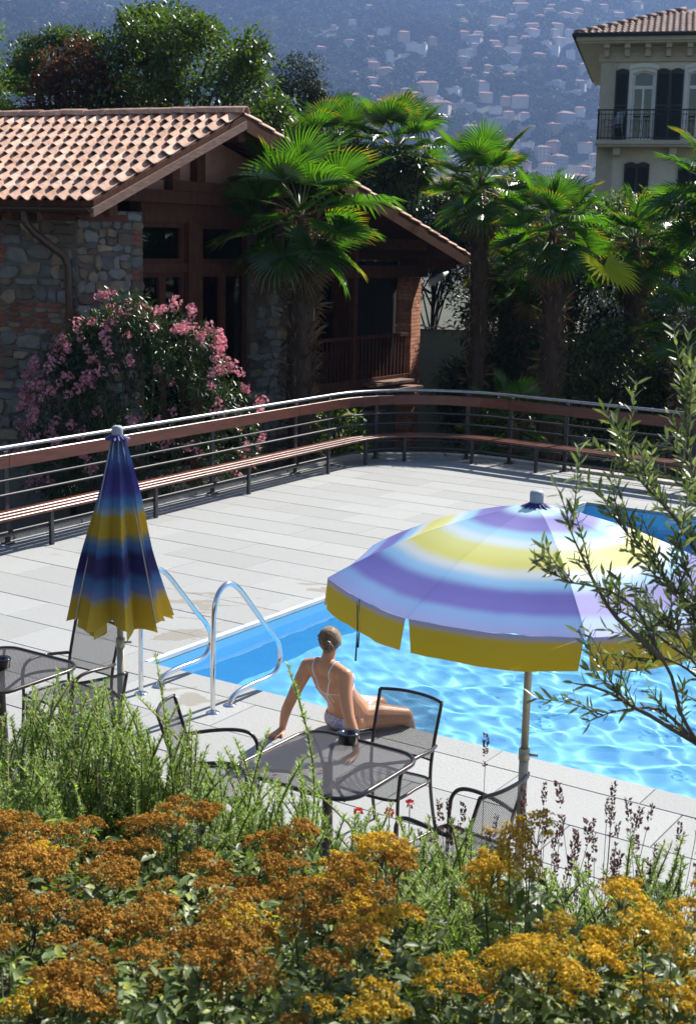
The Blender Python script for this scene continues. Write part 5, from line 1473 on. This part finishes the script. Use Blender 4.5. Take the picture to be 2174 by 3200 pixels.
mb.tube([Vector((1.62, 4.35, OB.z)) - OB, Vector((1.66, 4.36, 1.4)) - OB, Vector((1.6, 4.35, 2.15)) - OB], [.05, .042, .025], 8)
def leafy(path, dens, lsc):
    S = [0]
    for i in range(1, len(path)): S.append(S[-1] + (path[i] - path[i - 1]).length)
    k = int(S[-1] * dens); arr = np.array([tuple(q) for q in path])
    for q in range(k):
        s = S[-1] * (q + .5) / k; pos = np.array([np.interp(s, S, arr[:, i]) for i in range(3)])
        i = min(len(path) - 2, max(0, int(np.searchsorted(S, s)) - 1)); t = np.array((path[i + 1] - path[i]).normalized())
        a = q * 1.57 + g.normal(0, .3); r1 = nrm(np.cross(t, [.2, .3, 1.0])); r2 = np.cross(t, r1)
        for sgn in (1, -1):
            rdv = (r1 * math.cos(a) + r2 * math.sin(a)) * sgn
            P.append(pos); Dd.append(rdv * .75 + t * g.uniform(.5, 1.1) + np.array([0, 0, g.normal(.1, .2)])); UU_.append(t + g.normal(size=3) * .5); L_.append(g.uniform(.036, .066) * lsc)
for li, lm in enumerate(limbs):
    pts = [Vector(q) - OB for q in spline(lm, 5)]; n = len(pts)
    pts = [q + Vector((noise.noise((q.x * 6, q.z * 6, li)), noise.noise((q.z * 6, q.y * 6, li + 9)), noise.noise((q.y * 7, q.x * 7, li + 4)))) * .018 for q in pts]
    mb.tube(pts, list(np.linspace(.009, .0015, n)), 6)
    leafy(pts[n // 2:], 30, 1.0)
    for q in range(5 if li in (0, 1, 3, 6, 7) else 12):
        i = g.integers(n // 4, n - 2); b = pts[i]; t = (pts[i + 1] - pts[i]).normalized()
        dv = Vector(g.normal(size=3) * [.8, .6, .6]) * .6 + t * .8 + Vector((0, 0, .45)); dv.normalize(); ln_ = g.uniform(.10, .26)
        tw = spline([b, b + dv * ln_ * .5 + Vector((0, 0, .008)), b + dv * ln_ + Vector((0, 0, g.normal(.01, .02)))], 3)
        mb.tube(tw, list(np.linspace(.003, .001, len(tw))), 4); leafy(tw, 46, .95)
L_ = np.array(L_)
link('foliage', mesh_np('foliage', *leaves(P, Dd, UU_, L_, L_ * .24, .15, True, .08), ol_leaf), olive)
mb.build('branches', [ol_bark], olive, True)

# a few dry leaves blown onto the paving
dry = leafM('dry_leaf', (.22, .07, .03), (.36, .15, .05), .15, .7, .2)
for k, (u, n, lb) in enumerate(((-5.25, 7.05, 'dry brown leaf on the paving behind the chair seen side on'), (-5.05, 6.9, 'dry reddish leaf on the paving left of the near table'), (-5.0, 7.35, 'dry leaf lying closest to the woman\'s left hand'), (-7.3, 7.9, 'dry leaf by the foot of the far pool handrail'))):
    V, F = leaves([(0, 0, .004)], [(1, 0, .05)], [(0, 0, 1.)], .05, .035, .3, True, -.2); o = link('fallen_leaf', mesh_np('fallen_leaf', V, F, dry), None, D(u, n, .003), (0, 0, k * 1.9)); tag(o, lb, 'leaf', 'dry leaves on the deck')
# ================================================================== SEATED WOMAN
skin, nt, nd, ln, p = newmat('tanned_skin')
c = mixcol(nd, ln, noise_(nd, ln, 14, 4, .5), (.50, .235, .12), (.60, .30, .165))
ln.new(c, p.inputs['Base Color']); p.inputs['Roughness'].default_value = .42; p.inputs['Specular IOR Level'].default_value = .4
p.inputs['Subsurface Weight'].default_value = .12; p.inputs['Subsurface Radius'].default_value = (.02, .008, .004); p.inputs['Subsurface Scale'].default_value = .5
bump(nd, ln, p, noise_(nd, ln, 220, 3), .08, .002)
PO = Vector((0.05, 9.74, 0.0)); PF = R(-38)
person = empty('person', PO, PF, 'woman in a white and blue bikini sitting on the pool edge, leaning back', 'person')
def ell(mb, c_, r_, rot=(0, 0, 0), seg=24):
    bm = bmesh.new(); bmesh.ops.create_uvsphere(bm, u_segments=seg, v_segments=seg // 2, radius=1)
    Mx = Matrix.Translation(c_) @ Euler(rot).to_matrix().to_4x4() @ Matrix.Diagonal((*r_, 1))
    bm.verts.index_update(); mb.add([Mx @ v.co for v in bm.verts], [[v.index for v in f.verts] for f in bm.faces]); bm.free()
def cone(mb, pts, rs, seg=16):
    P = [Vector(q) for q in pts]
    sp = spline(P, 6); rr = np.interp(np.linspace(0, len(P) - 1, len(sp)), range(len(P)), rs)
    mb.tube(sp, list(rr), seg)
    ell(mb, P[0], (rs[0],) * 3, seg=16); ell(mb, P[-1], (rs[-1],) * 3, seg=16)
mb = MB()
ell(mb, (0, .0, .115), (.178, .130, .118), (.25, 0, 0))
for s in (-1, 1): ell(mb, (s * .085, -.06, .10), (.105, .095, .098))
cone(mb, [(0, -.02, .16), (0, -.10, .29), (0, -.19, .40)], [.130, .110, .108], 20)
for s in (-1, 1): cone(mb, [(s * .055, -.02, .17), (s * .048, -.10, .29), (s * .062, -.20, .41), (s * .085, -.27, .52)], [.122, .096, .096, .080])
ell(mb, (0, -.235, .46), (.170, .108, .132), (.55, 0, 0))
for s in (-1, 1):
    ell(mb, (s * .072, -.145, .47), (.062, .06, .062)); ell(mb, (s * .085, -.315, .535), (.07, .045, .085), (.5, 0, s * -.15))
    cone(mb, [(0, -.30, .60), (s * .10, -.305, .585), (s * .172, -.305, .562)], [.060, .054, .056])
cone(mb, [(0, -.305, .585), (0, -.29, .65), (0, -.268, .715)], [.068, .051, .050])
# head with face, turned a little left of the shoulders
head0 = len(mb.v)
ell(mb, (0, -.258, .788), (.074, .092, .098), (-.08, 0, 0)); ell(mb, (0, -.212, .742), (.056, .062, .058)); ell(mb, (0, -.155, .715), (.028, .022, .02))
cone(mb, [(0, -.165, .80), (0, -.148, .768)], [.010, .014], 8)
for s in (-1, 1): ell(mb, (s * .076, -.245, .772), (.010, .020, .032), (0, 0, s * .3)); ell(mb, (s * .032, -.172, .795), (.018, .012, .011)); ell(mb, (s * .02, -.158, .735), (.018, .010, .007))
HT = Matrix.Translation((0, -.272, 0)) @ Matrix.Rotation(R(27), 4, 'Z') @ Matrix.Translation((0, .272, 0))
mb.v[head0:] = [tuple(HT @ Vector(v)) for v in mb.v[head0:]]
for s, ex, wx, wy in ((-1, .262, .338, -.41), (1, .285, .395, -.43)):
    cone(mb, [(s * .178, -.307, .558), (s * .215, -.345, .45), (s * ex, -.392, .305), (s * (ex + wx) / 2 * 1.02, -.41, .19), (s * wx, wy, .062)], [.060, .053, .043, .041, .028])
    # hand: palm on the deck, five fingers pointing back towards the camera
    hx, hy = s * wx, wy
    for q in (-.022, -.008, .008, .022): cone(mb, [(hx + q * .55, hy - .0, .045), (hx + q, hy - .045, .026), (hx + q * 1.25, hy - .085, .019)], [.017, .0155, .0125], 10)
    for q, l_ in ((-.030, .058), (-.0105, .070), (.0105, .072), (.030, .062)):
        qq = q * (1 if s > 0 else -1)
        cone(mb, [(hx + qq * 1.0, hy - .085, .020), (hx + qq * 1.22, hy - .085 - l_ * .5, .019), (hx + qq * 1.38, hy - .085 - l_, .0085)], [.0100, .0090, .0070], 8)
    tx = -s
    cone(mb, [(hx + tx * .012, hy - .02, .032), (hx + tx * .042, hy - .042, .020), (hx + tx * .062, hy - .078, .0095)], [.013, .0105, .0078], 8)
for s, kx, ky, ax_, ay in ((1, .275, .335, .285, .43), (-1, -.035, .41, -.03, .50)):
    cone(mb, [(s * .095, .02, .125), (s * .095 * .6 + kx * .4, .02 * .6 + ky * .4, .118), (kx, ky, .09)], [.112, .100, .070])
    cone(mb, [(kx, ky, .082), (kx * .98, ky + .065, -.02), (ax_, ay, -.34)], [.066, .060, .038])
    cone(mb, [(ax_, ay, -.35), (ax_ + .005, ay + .06, -.385), (ax_ + .012, ay + .15, -.41)], [.036, .032, .022])
me = mb.me('body_raw', [skin])
bo = link('body_raw', me)
rm = bo.modifiers.new('r', 'REMESH'); rm.mode = 'VOXEL'; rm.voxel_size = .0062; rm.use_smooth_shade = True
sm = bo.modifiers.new('s', 'SMOOTH'); sm.iterations = 5; sm.factor = .5
bpy.context.view_layer.update()
dg = bpy.context.evaluated_depsgraph_get()
bme = bpy.data.meshes.new_from_object(bo.evaluated_get(dg)); bme.name = 'body'
bpy.data.objects.remove(bo)
bme.materials.clear(); fin(bme, skin, True)
link('body', bme, person)
bv = np.zeros(len(bme.vertices) * 3, np.float32); bme.vertices.foreach_get('co', bv)
bvh = BVHTree.FromPolygons([v.co.copy() for v in bme.vertices], [tuple(p_.vertices) for p_ in bme.polygons])
bik, nt, nd, ln, p = newmat('white_blue_bikini')
vo = nd.new('ShaderNodeTexVoronoi'); tc = nd.new('ShaderNodeTexCoord'); mp = nd.new('ShaderNodeMapping'); ln.new(tc.outputs['Object'], mp.inputs[0]); mp.inputs['Scale'].default_value = (30, 30, 46); mp.inputs['Rotation'].default_value = (.3, .5, .2)
ln.new(mp.outputs[0], vo.inputs['Vector'])
c = mixcol(nd, ln, ramp(nd, ln, vo.outputs['Distance'], [(.47, (1, 1, 1)), (.53, (0, 0, 0))]), (.80, .80, .84), (.03, .06, .36))
ln.new(c, p.inputs['Base Color']); p.inputs['Roughness'].default_value = .7
white_cl = M('white_strap', (.78, .78, .82), .7, var=.05)
def garment(name, planes, keep, off, m):
    bm = bmesh.new(); bm.from_mesh(bme)
    for co, no in planes: bmesh.ops.bisect_plane(bm, geom=bm.verts[:] + bm.edges[:] + bm.faces[:], plane_co=co, plane_no=no, dist=1e-5)
    dl = [f for f in bm.faces if not keep(f.calc_center_median())]
    bmesh.ops.delete(bm, geom=dl, context='FACES'); bm.normal_update()
    for v in bm.verts: v.co += v.normal * off
    ret = bmesh.ops.solidify(bm, geom=bm.faces[:], thickness=.0015)
    m_ = bpy.data.meshes.new(name); bm.to_mesh(m_); bm.free(); fin(m_, m, True); return link(name, m_, person)
axd = Vector((0, -.40, .917)); A0 = Vector((0, 0, .10))
def hcoord(q): return (q - A0).dot(axd)
K = .92
pl = [(A0 + axd * .098, axd), (A0 + axd * -.055, axd)]
for s in (-1, 1): pl.append((A0 + axd * -.075, (Vector((s, 0, 0)) - axd * K)))
garment('bikini_bottom', pl, lambda q: -.09 < hcoord(q) < .098 and abs(q.x) < K * (hcoord(q) + .075) and q.z > -.02, .003, bik)
garment('bikini_top', [((0, 0, .515), (0, 0, 1)), ((0, 0, .415), (0, 0, 1)), ((0, -.16, 0), (0, 1, 0))], lambda q: .415 < q.z < .515 and q.y > -.16 and abs(q.x) < .14, .004, bik)
def strap(name, seeds, r_=.0045, n=8):
    pts = []
    for q in spline(seeds, n):
        loc, no, i, d_ = bvh.find_nearest(q); pts.append(loc + no * (r_ * .55))
    MB().tube(pts, r_, 6).build(name, [white_cl], person, True)
for s in (-1, 1):
    strap('shoulder_strap', [(s * .085, -.17, .53), (s * .09, -.24, .615), (s * .092, -.31, .645), (s * .082, -.365, .585), (s * .066, -.36, .50), (s * .042, -.33, .425), (s * .018, -.30, .385)])
strap('back_strap', [(-.14, -.13, .44), (-.15, -.22, .40), (-.09, -.29, .40), (0, -.31, .385), (.09, -.29, .39), (.15, -.22, .395), (.14, -.13, .44)])
for e in ((.035, -.27, .27), (-.02, -.26, .30)): strap('tie_string', [(0, -.31, .383), (e[0] * .5 + .008, -.30, .34), e], .003)
# hair pulled back into a low bun
hair_m, nt, nd, ln, p = newmat('dark_blond_hair')
vec = nd.new('ShaderNodeTexCoord').outputs['Object']; mp = nd.new('ShaderNodeMapping'); ln.new(vec, mp.inputs[0]); mp.inputs['Scale'].default_value = (190, 22, 30)
f = noise_(nd, ln, 1.0, 4, .6, mp.outputs[0]); c = ramp(nd, ln, f, [(.3, (.05, .028, .014)), (.52, (.14, .082, .04)), (.75, (.34, .23, .12))])
ln.new(c, p.inputs['Base Color']); p.inputs['Roughness'].default_value = .38; bump(nd, ln, p, f, .6, .004)
bm = bmesh.new(); bmesh.ops.create_uvsphere(bm, u_segments=64, v_segments=40, radius=1)
hc = Vector((0, -.268, .797)); bunp = Vector((.006, -.385, .765))
for v in bm.verts:
    d_ = v.co.copy(); a = math.atan2((d_.x), (d_.z + .1)); w = 1 + .016 * math.sin(a * 34 + 3 * d_.y) * (.4 + .6 * max(0, -d_.y)) + .02 * noise.noise(d_ * 3)
    v.co = hc + Vector((d_.x * .085 * w, d_.y * .101 * w, d_.z * (.097 if d_.z > 0 else .097 + .035 * max(0, -d_.y)) * w))
    if v.co.z < .745: v.co.y = v.co.y * .7 + (-.30) * .3; v.co.x *= .80 + .2 * max(0, (v.co.z - .70) / .045)
bmesh.ops.delete(bm, geom=[f_ for f_ in bm.faces if (f_.calc_center_median().y > -.205 and f_.calc_center_median().z < .858) or (f_.calc_center_median().y > -.245 and f_.calc_center_median().z < .80)], context='FACES')
bmesh.ops.solidify(bm, geom=bm.faces[:], thickness=.006)
m_ = bpy.data.meshes.new('hair'); bm.to_mesh(m_); bm.free(); m_.transform(HT); fin(m_, hair_m, True); hair = link('hair', m_, person)
pts = []
for k in range(60):
    t = k / 59; a = t * 4.6 * math.pi; r_ = .008 + .026 * t
    pts.append(bunp + Vector((math.cos(a) * r_, -.020 * (1 - t) + .006, math.sin(a) * r_ * 1.1)))
pts = [HT @ q for q in pts]
MB().tube(pts, [.015 + .003 * math.sin(k * .9) for k in range(60)], 8).build('bun', [hair_m], hair, True)
strand = MB()
hr = random.Random(4)
for k in range(110):
    a = -1.35 + 2.7 * (k + hr.random()) / 110      # from ear to ear over the crown, all drawn back to the bun
    st = Vector((math.sin(a) * .98, .62 - .35 * abs(math.sin(a)) + hr.uniform(-.1, .1), math.cos(a) * .8)).normalized()
    en = Vector((.05 * math.sin(a), -1, -.30 + .1 * math.cos(a))).normalized(); pts = []
    for q in range(9):
        d_ = st.slerp(en, q / 8) if st.angle(en) < 3.1 else en
        pts.append(HT @ (hc + Vector((d_.x * .0865, d_.y * .1035, d_.z * .099)) * (1.0 + hr.uniform(-.006, .012))))
    strand.tube(pts, [.0016] * 8 + [.001], 4, mi=k % 2)
hl = M('sun_bleached_strand', (.26, .17, .085), .4, var=.1); hd = M('dark_hair_strand', (.08, .045, .02), .45, var=.1)
tag(strand.build('hair_strands', [hl, hd], hair), kind='stuff')
clip_m = M('black_hair_clip', (.01, .01, .012), .3)
MB().tube([HT @ q for q in spline([(-.078, -.20, .815), (-.086, -.25, .822), (-.086, -.29, .82)], 4)], .006, 6).build('hair_clip', [clip_m], hair, True)
# ================================================================== FAR HILLSIDE: woods and houses
hg = np.random.default_rng(42)
def crown_proto(seed):
    g = np.random.default_rng(seed); bm = bmesh.new(); bmesh.ops.create_icosphere(bm, subdivisions=3, radius=1)
    for v in bm.verts:
        d_ = v.co.copy(); w = 1 + .30 * noise.noise(d_ * 1.7 + Vector((seed, 0, 0))) + .26 * noise.noise(d_ * 4.2 + Vector((0, seed, 0)))
        v.co = Vector((d_.x * w, d_.y * w, d_.z * w * 1.1 + .75))
    V = np.array([tuple(v.co) for v in bm.verts]); F = np.array([[v.index for v in f.verts] for f in bm.faces]); bm.free()
    n = 220; d_ = rand_dirs(n, g); d_[:, 2] = np.abs(d_[:, 2]) * 1.2 - .2
    lv = leaves(d_ * g.uniform(.85, 1.15, (n, 1)) + [0, 0, .75], d_ + rand_dirs(n, g) * .8, rand_dirs(n, g), .42, .3, .3)
    V, F = joinVF([(V, F), lv]); return mesh_np('crown_proto', V, F, far_leaf)
far_leaf, nt, nd, ln, p = newmat('far_foliage')
oi = nd.new('ShaderNodeObjectInfo'); at_ = nd.new('ShaderNodeAttribute'); at_.attribute_type = 'INSTANCER'; at_.attribute_name = 'tint'
c = ramp(nd, ln, at_.outputs['Fac'], [(0, (.012, .028, .009)), (.6, (.042, .072, .018)), (1, (.12, .155, .04))])
ln.new(c, p.inputs['Base Color']); p.inputs['Roughness'].default_value = .8; p.inputs['Specular IOR Level'].default_value = .2
protos = [bpy.data.objects.new('crown_proto', crown_proto(k)) for k in range(3)]
# where houses stand: on real spots of the slope, denser in the village right of centre
def hill_hit(az, el):
    t0 = 700.0; ca, sa, te = math.cos(az), math.sin(az), math.tan(el)
    t = t0
    while t < 2600:
        if hill_z(sa * t, ca * t) > CAMZ + te * t: return (sa * t, ca * t)
        t += 4.0
    return None
spots = []
tries = 0
while len(spots) < 290 and tries < 9000:
    tries += 1
    ix = hg.uniform(-40, 1620); iy = hg.uniform(-30, 440)
    # village density on the hillside as seen from the terrace
    dens = 0
    if 640 < ix < 1400: dens = .95 * math.exp(-((ix - 1130) / 290) ** 2) * (0.55 + .45 * (iy > 90))
    if ix < 260 and 0 < iy < 75: dens = .4
    if 380 < ix < 620 and iy < 60: dens = .08
    if noise.noise((ix / 110., iy / 60., 3.3)) < -.12: dens *= .12
    if hg.random() > dens: continue
    el = math.atan2(545 - iy, 2990.); az = math.atan2(ix - 789.5, 2990.)
    h_ = hill_hit(az, el)
    if h_ is None: continue
    if any((h_[0] - q[0]) ** 2 + ((h_[1] - q[1]) * .6) ** 2 < 14 ** 2 for q in spots): continue
    spots.append(h_)
wallc = {'white': (.62, .59, .55), 'cream': (.52, .45, .34), 'pink': (.52, .34, .27), 'ochre': (.40, .27, .14), 'grey': (.32, .31, .30)}
wallm = {k: M('far_wall_' + k, v, .9, var=.08, scale=.2) for k, v in wallc.items()}
roofm = [M('far_roof_red', (.30, .13, .08), .9, var=.2, scale=.5), M('far_roof_brown', (.20, .12, .085), .9, var=.2, scale=.5), M('far_roof_pale', (.42, .40, .38), .8, var=.1, scale=.5)]
winm = M('far_window', (.10, .10, .11), .5, var=.2)
cut_m = M('terrace_stone', (.25, .23, .2), .9)
def hproto(kind, w, d_, h, roof):
    mb = MB().box((0, 0, h / 2 - 4), (w, d_, h + 8))
    rb = MB()
    if roof == 2: rb.box((0, 0, h + .25), (w + .8, d_ + .8, .5)); rb.box((w * .2, 0, h + 1.2), (w * .3, d_ * .5, 1.8))
    else:
        o_ = .8; rh = d_ * .24; hip = d_ * .35
        V = [(-w / 2 - o_, -d_ / 2 - o_, h), (w / 2 + o_, -d_ / 2 - o_, h), (w / 2 + o_, d_ / 2 + o_, h), (-w / 2 - o_, d_ / 2 + o_, h), (-w / 2 + hip, 0, h + rh), (w / 2 - hip, 0, h + rh)]
        V += [(x, y, z - .35) for x, y, z in V[:4]]
        rb.add(V, [(0, 1, 5, 4), (1, 2, 5), (2, 3, 4, 5), (3, 0, 4), (0, 6, 7, 1), (1, 7, 8, 2), (2, 8, 9, 3), (3, 9, 6, 0), (9, 8, 7, 6)])
        rb.box((w * .2, 0, h + rh), (.9, .9, 1.6))
    wm = MB().box((0, 0, 0), (1.0, .25, 1.4)).me('window', [winm])
    win = []
    for fl in range(max(1, int(h / 3))):
        for q in range(max(2, int(w / 3.2))): win.append((-w / 2 + (q + .5) * w / max(2, int(w / 3.2)), -d_ / 2 - .1, 1.7 + fl * 3.0))
    return (mb.me('wall', [wallm[kind]]), rb.me('roof', [roofm[roof]]), wm, win)
hp = [('white', hproto('white', 13, 9, 7.5, 0)), ('cream', hproto('cream', 11, 9, 9, 1)), ('pink', hproto('pink', 12, 9, 8, 0)), ('white', hproto('white', 16, 9, 6, 2)), ('ochre', hproto('ochre', 10, 8, 7, 0)), ('grey', hproto('grey', 13, 10, 8, 1)), ('pink', hproto('pink', 9, 8, 6, 1)), ('cream', hproto('cream', 18, 10, 9, 0)), ('white', hproto('white', 9, 8, 9.5, 2)), ('grey', hproto('grey', 20, 9, 6, 2))]
hdesc = ['white house with hipped red roof', 'tall cream house with brown roof', 'pink house with hipped red roof', 'long white flat-roofed house', 'ochre house with red roof', 'grey house with brown roof', 'small pink house with brown roof', 'long cream house with red roof', 'narrow white flat-roofed block', 'long grey flat-roofed building']
spots.sort(key=lambda q: q[1])
for k, (x, y) in enumerate(spots):
    t_ = int(hg.choice(10, p=[.16, .12, .14, .12, .06, .08, .09, .10, .07, .06])); kind, (wm_, rm_, win_m, win) = hp[t_]
    ax_, ay_ = x / y, (hill_z(x, y) - CAMZ) / y
    where = ('low on' if ay_ < .075 else 'halfway up' if ay_ < .125 else 'high on') + ' the hillside, ' + ('at the far left' if ax_ < -.13 else 'above the house roof' if ax_ < -.03 else 'above the conifer and palms' if ax_ < .06 else 'in the village centre' if ax_ < .12 else 'just left of the villa')
    o = empty('hillside_house', (x, y, hill_z(x, y) + .8), hg.normal(0.12, .35), hdesc[t_] + ' ' + where, 'house', hdesc[t_] + ' ' + where)
    o.scale = (hg.uniform(.7, 1.2),) * 3
    link('wall', wm_, o); link('roof', rm_, o)
    if y < 1250:
        for q in win: link('window', win_m, o, q)
# woods: one mass of crowns on the slope, kept clear of the houses
n = 19000
yy = 760 + 1750 * hg.random(n) ** 0.8; xx = (hg.random(n) * 2 - 1) * (yy * .33) + yy * .02
hs_ = np.array(spots)
keep = np.ones(n, bool)
for hx_, hy_ in spots:
    keep &= ~((np.abs(xx - hx_) < 10) & (yy - hy_ > -22) & (yy - hy_ < 8))
# clearings
cl = np.array([noise.noise((a / 95., b / 120., 5.5)) for a, b in zip(xx, yy)]); keep &= ~((cl > .55) & (hg.random(n) < .6))
xx, yy, cl = xx[keep], yy[keep], cl[keep]; n = len(xx)
zz = np.array([hill_z(a, b) for a, b in zip(xx, yy)])
me = bpy.data.meshes.new('hillside_woods'); me.vertices.add(n); me.vertices.foreach_set('co', np.stack([xx, yy, zz - 1.0], 1).astype(np.float32).ravel())
sz = hg.uniform(3.6, 8.0, n) * (1 + .25 * np.array([noise.noise((a / 60., b / 60., 1.)) for a, b in zip(xx, yy)]))
for nm, arr in (('scl', sz), ('rotz', hg.random(n) * 6.28), ('tint', np.clip(hg.normal(.45, .30, n) + .45 * cl, 0, 1))):
    a_ = me.attributes.new(nm, 'FLOAT', 'POINT'); a_.data.foreach_set('value', arr.astype(np.float32))
a_ = me.attributes.new('kindid', 'INT', 'POINT'); a_.data.foreach_set('value', hg.integers(0, 3, n).astype(np.int32))
woods = tag(link('hillside_woods', me), 'mass of trees covering the far hillside', 'woods', kind='stuff')
ng = bpy.data.node_groups.new('scatter_crowns', 'GeometryNodeTree')
ng.interface.new_socket('Geometry', in_out='INPUT', socket_type='NodeSocketGeometry'); ng.interface.new_socket('Geometry', in_out='OUTPUT', socket_type='NodeSocketGeometry')
N = ng.nodes; gi = N.new('NodeGroupInput'); go = N.new('NodeGroupOutput'); jn = N.new('GeometryNodeJoinGeometry')
def attr(nm, tp):
    q = N.new('GeometryNodeInputNamedAttribute'); q.data_type = tp; q.inputs['Name'].default_value = nm; return q.outputs[0]
sc_ = attr('scl', 'FLOAT'); rz_ = attr('rotz', 'FLOAT'); kd = attr('kindid', 'INT')
cx = N.new('ShaderNodeCombineXYZ'); ng.links.new(rz_, cx.inputs[2])
for k in range(3):
    oi_ = N.new('GeometryNodeObjectInfo'); oi_.inputs['Object'].default_value = protos[k]; oi_.inputs['As Instance'].default_value = True
    ip = N.new('GeometryNodeInstanceOnPoints'); cmp_ = N.new('FunctionNodeCompare'); cmp_.data_type = 'INT'; cmp_.operation = 'EQUAL'
    ng.links.new(kd, cmp_.inputs[2]); cmp_.inputs[3].default_value = k
    ng.links.new(gi.outputs[0], ip.inputs['Points']); ng.links.new(cmp_.outputs[0], ip.inputs['Selection']); ng.links.new(oi_.outputs['Geometry'], ip.inputs['Instance'])
    ng.links.new(sc_, ip.inputs['Scale']); ng.links.new(cx.outputs[0], ip.inputs['Rotation']); ng.links.new(ip.outputs[0], jn.inputs[0])
ng.links.new(jn.outputs[0], go.inputs[0])
md = woods.modifiers.new('scatter', 'NODES'); md.node_group = ng

# haze: even pale air round everything, the sky outside it
V = [(x, y, z) for z in (-40, HILLTOP + 14) for y in (-700, 4300) for x in (-3100, 3100)]
hz_m = bpy.data.materials.new('haze_air'); hz_m.use_nodes = True; nt = hz_m.node_tree; nt.nodes.clear()
ou = nt.nodes.new('ShaderNodeOutputMaterial'); pv = nt.nodes.new('ShaderNodeVolumePrincipled')
pv.inputs['Color'].default_value = (.33, .51, .97, 1); pv.inputs['Density'].default_value = .00021; pv.inputs['Anisotropy'].default_value = .25
nt.links.new(pv.outputs[0], ou.inputs['Volume'])
tag(link('haze', mesh('haze', V, [(0, 2, 3, 1), (4, 5, 7, 6), (0, 1, 5, 4), (2, 6, 7, 3), (0, 4, 6, 2), (1, 3, 7, 5)], hz_m)), 'thin blue haze in the air over the lake and hill', 'haze', kind='stuff')

for o in list(col.objects):
    if o.parent is not None and o.name.split('.')[0] in ('needles', 'foliage', 'crown', 'stems', 'trunk_fibres', 'petals', 'branches', 'flower_cluster', 'flower_head', 'flower_spike') and o.name.split('.')[0] in ('needles', 'foliage', 'crown', 'stems', 'trunk_fibres', 'petals'): o['kind'] = 'stuff'
